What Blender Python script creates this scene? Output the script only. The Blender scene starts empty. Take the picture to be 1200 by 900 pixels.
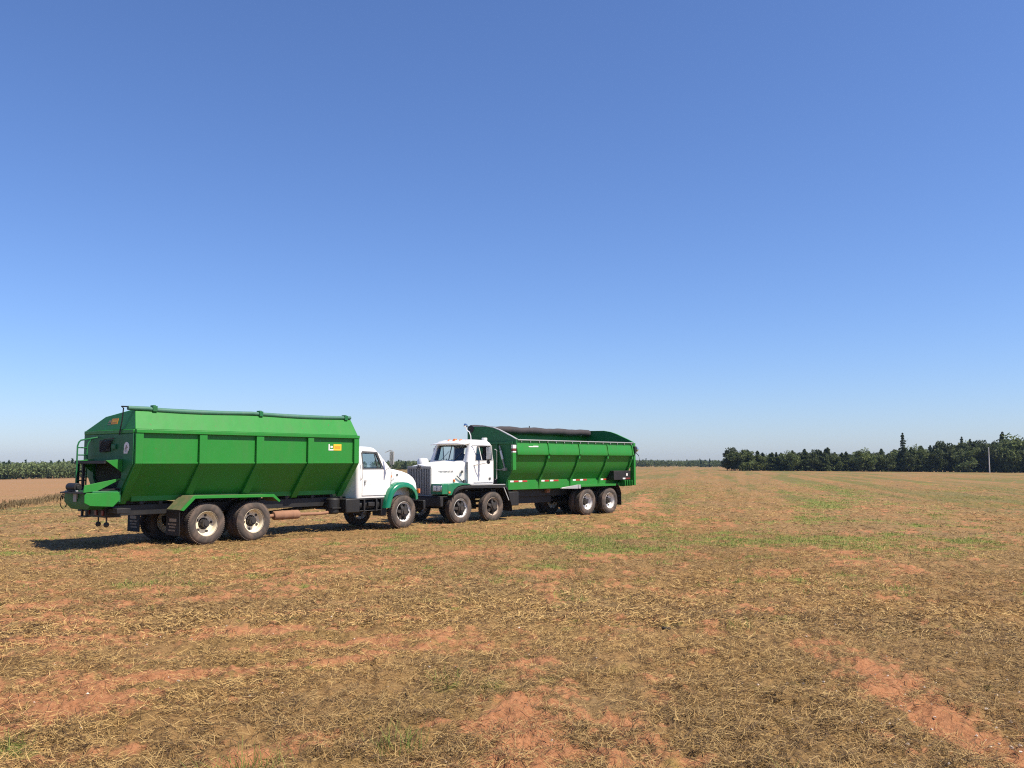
import bpy, bmesh, math, random
import numpy as np
from mathutils import Vector, Matrix
from mathutils.geometry import tessellate_polygon

random.seed(7)
rng = np.random.default_rng(11)
R = math.radians
C = bpy.context.scene.collection
SC = bpy.context.scene

# ------------------------------------------------------------------ camera, sky, sun, exposure
EYE = 1.62
cam_d = bpy.data.cameras.new('camera')
cam = bpy.data.objects.new('camera', cam_d); C.objects.link(cam)
cam_d.sensor_width = 36.0
cam_d.lens = 36.0 * 1037.0 / 1200.0
cam_d.clip_start = 0.1
cam_d.clip_end = 9000
cam.location = (0, 0, EYE)
cam.rotation_euler = (R(90) + math.atan(91 / 1037.0), 0, 0)
SC.camera = cam

SUN_DIR = Vector((0.9135, -0.4067, 0)).normalized() * math.cos(R(55)) + Vector((0, 0, math.sin(R(55))))
world = bpy.data.worlds.new('World'); SC.world = world
world.use_nodes = True
wn = world.node_tree.nodes; wl = world.node_tree.links
bg = wn['Background']
sky = wn.new('ShaderNodeTexSky')
sky.sky_type = 'NISHITA'
sky.sun_disc = False
sky.sun_elevation = R(55)
sky.sun_rotation = math.atan2(SUN_DIR.x, SUN_DIR.y)
sky.altitude = 0
sky.air_density = 1.0
sky.dust_density = 0.4
sky.ozone_density = 10.0
wb = wn.new('ShaderNodeVectorMath'); wb.operation = 'MULTIPLY'; wb.inputs[1].default_value = (1.0, 0.96, 1.07)   # the phone's white balance
wl.new(sky.outputs[0], wb.inputs[0]); wl.new(wb.outputs[0], bg.inputs[0])
bg.inputs[1].default_value = 0.097

sun_d = bpy.data.lights.new('sun', 'SUN')
sun_d.energy = 5.0
sun_d.angle = R(0.53)
sun_d.color = (1.0, 0.91, 0.77)
sun = bpy.data.objects.new('sun', sun_d); C.objects.link(sun)
sun.rotation_euler = SUN_DIR.to_track_quat('Z', 'Y').to_euler()
sun.location = (60, -20, 60)

SC.view_settings.view_transform = 'Standard'
SC.view_settings.look = 'None'
SC.view_settings.gamma = 1.0
SC.view_settings.exposure = 0.62
SC.view_settings.use_curve_mapping = False
SC.render.engine = 'CYCLES'
SC.cycles.filter_width = 1.15
SC.cycles.use_denoising = False
SC.cycles.max_bounces = 6
SC.cycles.transparent_max_bounces = 8
SC.cycles.volume_bounces = 0
SC.cycles.sample_clamp_indirect = 4.0

# ------------------------------------------------------------------ helpers
def tag(o, label=None, cat=None, group=None, kind=None):
    if label: o['label'] = label
    if cat: o['category'] = cat
    if group: o['group'] = group
    if kind: o['kind'] = kind
    return o

def empty(name, loc, rz=0.0):
    o = bpy.data.objects.new(name, None); C.objects.link(o)
    o.location = loc; o.rotation_euler = (0, 0, rz)
    o.empty_display_size = 0.5
    return o

class MB:
    """collects shapes and links them as one mesh object"""
    def __init__(s): s.v = []; s.f = []
    def add(s, vs, fs):
        b = len(s.v); s.v += [tuple(v) for v in vs]; s.f += [tuple(i + b for i in f) for f in fs]; return s
    def box(s, x0, x1, y0, y1, z0, z1):
        vs = [(x, y, z) for x in (x0, x1) for y in (y0, y1) for z in (z0, z1)]
        return s.add(vs, [(0, 1, 3, 2), (4, 6, 7, 5), (0, 4, 5, 1), (2, 3, 7, 6), (0, 2, 6, 4), (1, 5, 7, 3)])
    def prism(s, pts, a0, a1, axis='y', holes=()):
        def at(p, a):
            return {'y': (p[0], a, p[1]), 'x': (a, p[0], p[1]), 'z': (p[0], p[1], a)}[axis]
        loops = [list(pts)] + [list(h) for h in holes]
        flat = [p for l in loops for p in l]
        n = len(flat)
        vs = [at(p, a0) for p in flat] + [at(p, a1) for p in flat]
        fs = []
        if holes:
            for t in tessellate_polygon([[Vector((p[0], p[1], 0)) for p in l] for l in loops]):
                fs.append(tuple(t)); fs.append(tuple(i + n for i in reversed(t)))
        else:
            fs.append(tuple(range(n))); fs.append(tuple(range(2 * n - 1, n - 1, -1)))
        b = 0
        for l in loops:
            m = len(l)
            for i in range(m):
                j = (i + 1) % m
                fs.append((b + i, b + j, b + j + n, b + i + n))
            b += m
        return s.add(vs, fs)
    def loft(s, secs, closed=True, caps=True):
        m = len(secs[0]); vs = [p for q in secs for p in q]; fs = []
        for k in range(len(secs) - 1):
            for i in range(m if closed else m - 1):
                j = (i + 1) % m
                fs.append((k * m + i, k * m + j, (k + 1) * m + j, (k + 1) * m + i))
        if caps:
            fs.append(tuple(range(m))); fs.append(tuple(range(len(vs) - 1, len(vs) - m - 1, -1)))
        return s.add(vs, fs)
    def tube(s, path, r, n=8):
        P = [Vector(p) for p in path]; secs = []
        t0 = (P[1] - P[0]).normalized()
        up = Vector((0, 0, 1)) if abs(t0.z) < 0.9 else Vector((1, 0, 0))
        for i, p in enumerate(P):
            a = P[max(i - 1, 0)]; b = P[min(i + 1, len(P) - 1)]
            t = (b - a).normalized()
            u = t.cross(up).normalized(); w = u.cross(t).normalized()
            rr = r[i] if isinstance(r, (list, tuple)) else r
            secs.append([tuple(p + (u * math.cos(2 * math.pi * k / n) + w * math.sin(2 * math.pi * k / n)) * rr) for k in range(n)])
        return s.loft(secs)
    def lathe(s, prof, c, n=32, axis='y', close=True):
        """prof: list of (radius, a); a runs along axis"""
        secs = []
        for k in range(n):
            a = 2 * math.pi * k / n; ca, sa = math.cos(a), math.sin(a); sec = []
            for (r, q) in prof:
                if axis == 'y': sec.append((c[0] + r * ca, c[1] + q, c[2] + r * sa))
                elif axis == 'x': sec.append((c[0] + q, c[1] + r * ca, c[2] + r * sa))
                else: sec.append((c[0] + r * ca, c[1] + r * sa, c[2] + q))
            secs.append(sec)
        m = len(prof); vs = [p for q in secs for p in q]; fs = []
        for k in range(n):
            k2 = (k + 1) % n
            for i in range(m if close else m - 1):
                j = (i + 1) % m
                fs.append((k * m + i, k * m + j, k2 * m + j, k2 * m + i))
        return s.add(vs, fs)
    def cyl(s, c, r, a0, a1, axis='y', n=20):
        secs = []
        for q in (a0, a1):
            sec = []
            for k in range(n):
                a = 2 * math.pi * k / n; u, w = r * math.cos(a), r * math.sin(a)
                sec.append({'y': (c[0] + u, q, c[-1] + w), 'x': (q, c[0] + u, c[1] + w), 'z': (c[0] + u, c[1] + w, q)}[axis])
            secs.append(sec)
        return s.loft(secs)
    def bar(s, p, q, w, h):
        """box-section bar from p to q: w across, h upward"""
        p, q = Vector(p), Vector(q); t = (q - p).normalized()
        up = Vector((0, 0, 1)) if abs(t.z) < 0.95 else Vector((1, 0, 0))
        u = t.cross(up).normalized() * w / 2; v = u.cross(t).normalized() * h / 2
        return s.loft([[tuple(a + u + v), tuple(a - u + v), tuple(a - u - v), tuple(a + u - v)] for a in (p, q)])
    def warp(s, fn):
        s.v = [fn(*p) for p in s.v]; return s
    def mesh(s, name):
        me = bpy.data.meshes.new(name)
        me.from_pydata(s.v, [], s.f)
        bm = bmesh.new(); bm.from_mesh(me)
        bmesh.ops.remove_doubles(bm, verts=bm.verts, dist=1e-5)
        bmesh.ops.recalc_face_normals(bm, faces=bm.faces)
        bm.to_mesh(me); bm.free()
        return me
    def build(s, name, mat, parent=None, bevel=0.0, angle=38, seg=2, solid=0.0):
        me = s.mesh(name)
        o = bpy.data.objects.new(name, me); C.objects.link(o)
        me.materials.append(mat)
        finish(me, angle)
        if solid:
            m = o.modifiers.new('solidify', 'SOLIDIFY'); m.thickness = solid; m.offset = 0
        if bevel:
            m = o.modifiers.new('bevel', 'BEVEL'); m.width = bevel; m.segments = seg; m.limit_method = 'ANGLE'; m.angle_limit = R(40)
            m.harden_normals = False
        if parent is not None: o.parent = parent
        return o

def finish(me, angle=38):
    me.polygons.foreach_set('use_smooth', [True] * len(me.polygons))
    me.set_sharp_from_angle(angle=R(angle))

def carve(name, outer, cutters, mat, parent, angle=38):
    """outer solid minus the cutters, baked to one mesh"""
    o = bpy.data.objects.new(name, outer.mesh(name)); C.objects.link(o)
    tmp = []
    for c in cutters:
        k = bpy.data.objects.new('cutter', c.mesh('cutter')); C.objects.link(k); tmp.append(k)
        m = o.modifiers.new('cut', 'BOOLEAN'); m.operation = 'DIFFERENCE'; m.solver = 'EXACT'; m.object = k
    bpy.context.view_layer.update()
    dg = bpy.context.evaluated_depsgraph_get()
    me = bpy.data.meshes.new_from_object(o.evaluated_get(dg))
    o.modifiers.clear()
    o.data = me; me.name = name
    for k in tmp:
        d = k.data; bpy.data.objects.remove(k); bpy.data.meshes.remove(d)
    me.materials.clear(); me.materials.append(mat)
    finish(me, angle)
    o.parent = parent
    return o

def rrect(x0, x1, hw, r, z, n=5):
    """rounded rectangle in plan at height z"""
    pts = []
    for (cx, cy, a0) in ((x1 - r, hw - r, 0), (x0 + r, hw - r, 90), (x0 + r, -hw + r, 180), (x1 - r, -hw + r, 270)):
        for k in range(n + 1):
            a = R(a0 + 90 * k / n)
            pts.append((cx + r * math.cos(a), cy + r * math.sin(a), z))
    return pts

def text_part(txt, size, mat, parent, loc, rot, name='lettering', extrude=0.002):
    cu = bpy.data.curves.new(name, 'FONT'); cu.body = txt; cu.size = size; cu.extrude = extrude
    cu.align_x = 'CENTER'; cu.align_y = 'CENTER'
    t = bpy.data.objects.new(name, cu); C.objects.link(t)
    bpy.context.view_layer.update()
    me = bpy.data.meshes.new_from_object(t.evaluated_get(bpy.context.evaluated_depsgraph_get()))
    bpy.data.objects.remove(t); bpy.data.curves.remove(cu)
    me.materials.clear(); me.materials.append(mat)
    o = bpy.data.objects.new(name, me); C.objects.link(o)
    o.location = loc; o.rotation_euler = rot; o.parent = parent
    return o

# ------------------------------------------------------------------ materials
def newmat(name):
    m = bpy.data.materials.new(name); m.use_nodes = True
    nt = m.node_tree; return m, nt.nodes, nt.links, nt.nodes['Principled BSDF']

def paint(name, col, rough=0.4, dust=0.25, dust_col=(0.30, 0.20, 0.12), metal=0.0, coat=0.0, scale=3.0, var=0.12, bump=0.0, spec=0.5, wear=0.0, wear_col=(0.10, 0.20, 0.07)):
    m, N, L, b = newmat(name)
    tc = N.new('ShaderNodeTexCoord')
    n1 = N.new('ShaderNodeTexNoise'); n1.inputs['Scale'].default_value = scale; n1.inputs['Detail'].default_value = 6; n1.inputs['Roughness'].default_value = 0.65
    n2 = N.new('ShaderNodeTexNoise'); n2.inputs['Scale'].default_value = scale * 9; n2.inputs['Detail'].default_value = 5
    mp = N.new('ShaderNodeMapping'); mp.inputs['Scale'].default_value = (1, 1, 0.35)
    L.new(tc.outputs['Object'], mp.inputs[0]); L.new(mp.outputs[0], n1.inputs[0]); L.new(tc.outputs['Object'], n2.inputs[0])
    hv = N.new('ShaderNodeMix'); hv.data_type = 'RGBA'
    hv.inputs[6].default_value = tuple(c * (1 - var) for c in col) + (1,)
    hv.inputs[7].default_value = tuple(min(1, c * (1 + var)) for c in col) + (1,)
    L.new(n2.outputs[0], hv.inputs[0])
    rp = N.new('ShaderNodeValToRGB'); rp.color_ramp.elements[0].position = 0.45; rp.color_ramp.elements[1].position = 0.8
    rp.color_ramp.elements[1].color = (dust, dust, dust, 1)
    L.new(n1.outputs[0], rp.inputs[0])
    mx = N.new('ShaderNodeMix'); mx.data_type = 'RGBA'
    mx.inputs[7].default_value = dust_col + (1,)
    L.new(hv.outputs[2], mx.inputs[6]); L.new(rp.outputs[0], mx.inputs[0]); L.new(mx.outputs[2], b.inputs['Base Color'])
    mr = N.new('ShaderNodeMapRange'); mr.inputs[3].default_value = max(0.05, rough - 0.08); mr.inputs[4].default_value = min(1, rough + 0.22)
    L.new(n1.outputs[0], mr.inputs[0]); L.new(mr.outputs[0], b.inputs['Roughness'])
    if wear:
        ms = N.new('ShaderNodeMapping'); ms.inputs['Scale'].default_value = (7, 7, .6); L.new(tc.outputs['Object'], ms.inputs[0])
        ns = N.new('ShaderNodeTexNoise'); ns.inputs['Scale'].default_value = 1.0; ns.inputs['Detail'].default_value = 5; L.new(ms.outputs[0], ns.inputs[0])
        rs = N.new('ShaderNodeMapRange'); rs.inputs[1].default_value = .52; rs.inputs[2].default_value = .75; rs.inputs[4].default_value = wear; L.new(ns.outputs[0], rs.inputs[0])
        m2 = N.new('ShaderNodeMix'); m2.data_type = 'RGBA'; m2.inputs[7].default_value = wear_col + (1,)
        L.new(rs.outputs[0], m2.inputs[0]); L.new(mx.outputs[2], m2.inputs[6])
        nc = N.new('ShaderNodeTexNoise'); nc.inputs['Scale'].default_value = 14; nc.inputs['Detail'].default_value = 3; L.new(tc.outputs['Object'], nc.inputs[0])
        rc = N.new('ShaderNodeMapRange'); rc.inputs[1].default_value = .70; rc.inputs[2].default_value = .74; rc.inputs[4].default_value = .7 if wear > .2 else .2; L.new(nc.outputs[0], rc.inputs[0])
        m3 = N.new('ShaderNodeMix'); m3.data_type = 'RGBA'; m3.inputs[7].default_value = (.13, .075, .035, 1)
        L.new(rc.outputs[0], m3.inputs[0]); L.new(m2.outputs[2], m3.inputs[6]); L.new(m3.outputs[2], b.inputs['Base Color'])
        nw = N.new('ShaderNodeTexNoise'); nw.inputs['Scale'].default_value = 1.6; nw.inputs['Detail'].default_value = 2; L.new(tc.outputs['Object'], nw.inputs[0])
        bw = N.new('ShaderNodeBump'); bw.inputs['Strength'].default_value = .35; bw.inputs['Distance'].default_value = .03
        L.new(nw.outputs[0], bw.inputs['Height']); L.new(bw.outputs[0], b.inputs['Normal'])
    b.inputs['Metallic'].default_value = metal
    b.inputs['Coat Weight'].default_value = coat
    b.inputs['Specular IOR Level'].default_value = spec
    if bump:
        bp = N.new('ShaderNodeBump'); bp.inputs['Strength'].default_value = bump; bp.inputs['Distance'].default_value = 0.01
        L.new(n2.outputs[0], bp.inputs['Height']); L.new(bp.outputs[0], b.inputs['Normal'])
    return m

M = {}
M['green'] = paint('green_paint', (0.020, 0.205, 0.027), 0.42, 0.16, (0.10, 0.15, 0.05), coat=0.04, spec=0.32, wear=0.35, wear_col=(0.05, 0.15, 0.04))
M['green_shaded'] = paint('green_paint_shaded', (0.014, 0.135, 0.042), 0.45, 0.16, (0.08, 0.10, 0.05), spec=0.35, wear=0.3, wear_col=(0.04, 0.085, 0.035))  # shade of the unlit end walls put into a darker, bluer green, with wear
M['green_dusty'] = paint('green_paint_under_dust', (0.10, 0.13, 0.05), 0.7, 0.95, (0.23, 0.15, 0.08), scale=5)
M['teal'] = paint('emerald_gloss_paint', (0.004, 0.16, 0.072), 0.22, 0.12, coat=0.5)
M['white'] = paint('white_gloss_paint', (0.79, 0.775, 0.745), 0.3, 0.16, (0.50, 0.42, 0.33), coat=0.3, var=0.02, wear=0.14, wear_col=(0.50, 0.42, 0.33))
M['black'] = paint('black_chassis_paint', (0.010, 0.0095, 0.0095), 0.5, 0.22, (0.06, 0.043, 0.03))
M['rubber'] = paint('dusty_tyre_rubber', (0.056, 0.046, 0.039), 0.85, 0.95, (0.19, 0.130, 0.095), scale=5, bump=0.4)
M['flap'] = paint('mud_flap_rubber', (0.014, 0.013, 0.013), 0.7, 0.35, (0.06, 0.047, 0.037))
M['cream'] = paint('cream_wheel_paint', (0.76, 0.66, 0.47), 0.42, 0.35, (0.40, 0.28, 0.18))
M['rim_white'] = paint('white_wheel_paint', (0.74, 0.72, 0.68), 0.42, 0.35, (0.36, 0.27, 0.19))
M['rim_brown'] = paint('dust_browned_wheel_paint', (0.42, 0.33, 0.25), 0.6, 0.6, (0.26, 0.17, 0.11))
M['hub'] = paint('greasy_hub_steel', (0.045, 0.040, 0.036), 0.5, 0.6, (0.12, 0.085, 0.06), metal=0.3)
M['chrome'] = paint('bright_chrome', (0.75, 0.76, 0.78), 0.18, 0.1, metal=1.0)
M['steel'] = paint('galvanised_steel', (0.52, 0.52, 0.50), 0.45, 0.25, metal=0.6)
M['grey'] = paint('grey_trim', (0.30, 0.30, 0.29), 0.5, 0.3)
M['rust'] = paint('rusty_exhaust_steel', (0.26, 0.13, 0.075), 0.8, 0.6, (0.36, 0.20, 0.12), scale=8, bump=0.3)
M['orange'] = paint('amber_lens', (0.75, 0.16, 0.02), 0.25, 0.1)
M['tape_red'] = paint('red_reflective_tape', (0.40, 0.03, 0.02), 0.4, 0.1)
M['red'] = paint('red_lens', (0.16, 0.018, 0.014), 0.3, 0.15)
M['yellow'] = paint('yellow_sticker', (0.80, 0.50, 0.03), 0.5, 0.1)
M['sticker_orange'] = paint('orange_print', (0.70, 0.30, 0.02), 0.5, 0.1)
M['sticker_white'] = paint('white_sticker', (0.75, 0.74, 0.70), 0.5, 0.15)
M['sticker_dim'] = paint('faded_print', (0.30, 0.24, 0.18), 0.6, 0.3)
M['tarp_green'] = paint('green_vinyl_tarp', (0.045, 0.15, 0.095), 0.5, 0.3, (0.16, 0.20, 0.17), scale=6)
M['tarp_dark'] = paint('dark_mesh_tarp', (0.034, 0.029, 0.031), 0.75, 0.5, (0.085, 0.066, 0.062), scale=6, bump=0.6)
M['interior'] = paint('cab_interior_vinyl', (0.05, 0.05, 0.055), 0.8, 0.1)
M['lettering'] = paint('grey_lettering', (0.20, 0.20, 0.20), 0.5, 0.0)
M['print'] = paint('dark_print', (0.06, 0.06, 0.06), 0.5, 0.0)
M['pole'] = paint('weathered_pole_wood', (0.58, 0.55, 0.51), 0.85, 0.2)

def glass_mat():
    m, N, L, b = newmat('window_glass')
    out = [n for n in N if n.type == 'OUTPUT_MATERIAL'][0]
    tr = N.new('ShaderNodeBsdfTransparent'); tr.inputs[0].default_value = (0.86, 0.92, 0.92, 1)
    gl = N.new('ShaderNodeBsdfGlossy'); gl.inputs['Roughness'].default_value = 0.02; gl.inputs[0].default_value = (0.9, 0.95, 1, 1)
    fr = N.new('ShaderNodeFresnel'); fr.inputs[0].default_value = 1.6
    ge = N.new('ShaderNodeNewGeometry'); iv = N.new('ShaderNodeMath'); iv.operation = 'SUBTRACT'; iv.inputs[0].default_value = 1.0; L.new(ge.outputs['Backfacing'], iv.inputs[1])
    mu = N.new('ShaderNodeMath'); mu.operation = 'MULTIPLY'; L.new(fr.outputs[0], mu.inputs[0]); L.new(iv.outputs[0], mu.inputs[1])
    mx = N.new('ShaderNodeMixShader')
    L.new(mu.outputs[0], mx.inputs[0]); L.new(tr.outputs[0], mx.inputs[1]); L.new(gl.outputs[0], mx.inputs[2])
    L.new(mx.outputs[0], out.inputs['Surface'])
    return m
M['glass'] = glass_mat()

# ------------------------------------------------------------------ noise and terrain
def _hash(ix, iy, seed):
    h = (ix.astype(np.int64) * 374761393 + iy.astype(np.int64) * 668265263 + seed * 974634777) & 0x7fffffff
    h = ((h ^ (h >> 13)) * 1274126177) & 0x7fffffff
    return ((h ^ (h >> 16)) & 0xffff) / 65535.0
def vnoise(x, y, seed=0):
    ix = np.floor(x); iy = np.floor(y); fx = x - ix; fy = y - iy
    fx = fx * fx * fx * (fx * (fx * 6 - 15) + 10); fy = fy * fy * fy * (fy * (fy * 6 - 15) + 10)
    a = _hash(ix, iy, seed); b = _hash(ix + 1, iy, seed); c = _hash(ix, iy + 1, seed); d = _hash(ix + 1, iy + 1, seed)
    return (a * (1 - fx) + b * fx) * (1 - fy) + (c * (1 - fx) + d * fx) * fy
def fbm(x, y, seed=0, octv=4, gain=0.5):
    s = 0; a = 1; t = 0
    for k in range(octv):
        ca, sa = math.cos(0.7 * k), math.sin(0.7 * k)
        s = s + a * vnoise((x * ca - y * sa) * 2.03 ** k + 17.3 * k, (x * sa + y * ca) * 2.03 ** k - 9.1 * k, seed + k); t += a; a *= gain
    return s / t
def sstep(a, b, x):
    t = np.clip((x - a) / (b - a), 0, 1); return t * t * (3 - 2 * t)

_az = np.arange(-360, 361, 1.0)
_A = np.interp(((_az + 180) % 360) - 180, [-180, -60, -45, -30, -20, -8, -4, 0, 10, 20, 30, 60, 180], [-1.5, -5, -4.6, -3.9, -3.0, -1.7, -1.25, -1.0, -0.95, -1.2, -1.6, -2.5, -1.5])
_k = np.exp(-0.5 * (np.arange(-12, 13) / 4.0) ** 2); _A = np.convolve(_A, _k / _k.sum(), 'same')
_D = np.interp(_az, [-360, -60, -35, -20, -5, 360], [-0.1, -0.1, -0.1, -0.2, -0.33, -0.33])
def h_base(x, y):
    r = np.hypot(x, y); az = np.degrees(np.arctan2(x, y))
    h = np.interp(az, _az, _A) * r / 300.0 + np.interp(az, _az, _D) * sstep(4, 19, r) * (1 - sstep(45, 160, r))
    # the patch the trucks stand on is level
    w = np.exp(-(np.maximum(0, np.hypot((x + 3) / 1.0, (y - 28.5) / 1.0) - 11.5) / 5.0) ** 2)
    return h * (1 - w) + (-0.445) * w
def h_fine(x, y):
    r = np.hypot(x, y)
    n = (fbm(x * 1.3, y * 1.3, 31, 3) - 0.5) * 0.09 + (fbm(x * 6, y * 6, 41, 3) - 0.5) * 0.035
    # matted clumps of cut stalks stand a few centimetres proud of the soil
    mat = (fbm(x * 7 + 3, y * 7, 61, 4, .6) - .5) * .13 + (fbm(x * 19, y * 19, 65, 2) - .5) * .03
    return n * (1 - sstep(25, 120, r) * 0.6) + np.clip(mat, -.02, .08) * (1 - sstep(12, 40, r))
def height(x, y): return h_base(x, y) + h_fine(x, y)

BUMPS = [  # x, y, radius along, radius across, direction (deg right of ahead), strength: bare soil (+) or thick straw (-)
    (-2.9, 6.2, 1.6, 0.30, 62, .36), (-2.5, 7.6, 2.2, 0.35, 68, .36), (-3.4, 5.2, 1.2, 0.35, 60, .34), (-3.9, 6.6, 1.6, .3, 60, .3), (-2.2, 4.6, .9, .25, 55, .25),
    (-1.6, 8.9, 2.2, 0.45, 72, .30), (-4.6, 9.4, 2.6, .5, 75, .28), (-5.5, 12.5, 3.5, .7, 75, .22), (-2.5, 11.5, 3.0, .6, 78, .20),
    (0.25, 6.0, 0.9, 0.38, 10, .36), (0.75, 5.1, 0.8, 0.32, -10, .40), (0.0, 5.0, .6, .25, 0, .26), (0.5, 7.2, .7, .4, 0, .2),
    (2.75, 6.3, 2.0, 0.42, -6, .42), (2.9, 4.9, 1.0, 0.45, -10, .40), (3.4, 7.6, 1.2, .35, -8, .25),
    (1.65, 5.6, 2.0, 0.40, -4, -.36), (-0.9, 5.5, 1.2, .5, 10, -.2), (3.9, 9.5, 4, 1.2, 0, -.22), (0.9, 9.0, 2.0, 2.0, 0, -.12), (0.6, 12.5, 2.5, 3.5, 0, -.14),
    (1.2, 20.0, 4.0, 1.4, 85, .24), (-2.5, 18.0, 3.0, 1.0, 80, .16), (7.0, 48.0, 15.0, .8, 9.5, .75), (1.5, 9.2, .6, .2, 70, .25), (-1.0, 16.5, 4, .5, 80, .18),
]
def soil_field(x, y):
    """0 = thatch, 1 = bare red soil (soft)"""
    a = R(62); u = x * math.sin(a) + y * math.cos(a); v = x * math.cos(a) - y * math.sin(a)
    left = fbm(u * 0.55, v * 2.2, 3, 5, .55)
    right = fbm(x * 1.7, y * 0.6, 5, 5, .55)
    w = sstep(-1.5, 1.0, x)
    s = left * (1 - w) + right * w
    s = s + (fbm(x * 4, y * 5, 9, 4, .7) - .5) * .80 + (fbm(x * 13, y * 15, 19, 3, .6) - .5) * .30
    for (bx, by, ra, rc, d, k) in BUMPS:
        d = R(d); du = (x - bx) * math.sin(d) + (y - by) * math.cos(d); dv = (x - bx) * math.cos(d) - (y - by) * math.sin(d)
        s = s + .60 * k * np.exp(-(du / ra) ** 2 - (dv / rc) ** 2)
    r = np.hypot(x, y)
    # far bare field beyond the ditch
    beyond = sstep(0, 2.0, (x * -0.952 - y * 0.304) - (27.0 * .952 - 46.8 * .304) * 1.0)
    thr = 0.60 + 0.03 * sstep(10, 30, r) + .04 * sstep(12, 20, r) + .10 * sstep(30, 80, r) - .035 * (1 - w) * (1 - sstep(9, 14, r))
    return sstep(thr, thr + .10, s), beyond
GB = [(-1.2, 24.6, 2.4, 2.4, 80, .30), (1.6, 25.0, 1.5, 3.4, 80, .30), (4.0, 24.6, 1.6, 3.2, 95, .31), (6.6, 24.0, 1.2, 2.6, 95, .18), (9.4, 24.4, 2.6, 2.5, 97, .34), (12.8, 23.4, 1.8, 2.0, 97, .22), (3.0, 30, 4, 2.0, 90, .2), (9.5, 31, 5, 2.0, 95, .2), (2.6, 21.2, 1.4, .7, 90, .25), (10.5, 21.5, 2.2, .6, 100, .22),
      (15.5, 44.0, 12.0, 1.3, 24, .36), (19, 40, 9.0, 1.0, 28, .24), (26, 72, 30, 1.9, 14.5, .40), (19, 62, 22, 1.0, 11, .25), (38, 78, 26, 1.2, 17, .22), (12.5, 29, 3, .8, 100, .2), (20, 31, 4, .8, 105, .2), (14, 70, 26, 1.4, 10, .18), (9, 55, 18, .9, 9, .16), (-13.5, 24.0, 2.0, .8, 80, .25), (-11, 20.5, 2.0, .8, 80, .22)]
def green_field(x, y):
    g = fbm(x * 0.35, y * 0.35, 51, 4) * .55 + fbm(x * 1.3, y * 1.6, 55, 4, .7) * 1.3 - 1.16
    for (bx, by, ra, rc, d, k) in GB:
        d = R(d); du = (x - bx) * math.sin(d) + (y - by) * math.cos(d); dv = (x - bx) * math.cos(d) - (y - by) * math.sin(d)
        g = g + k * np.exp(-(du / ra) ** 2 - (dv / rc) ** 2)
    return sstep(0.0, .26, g)

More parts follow.
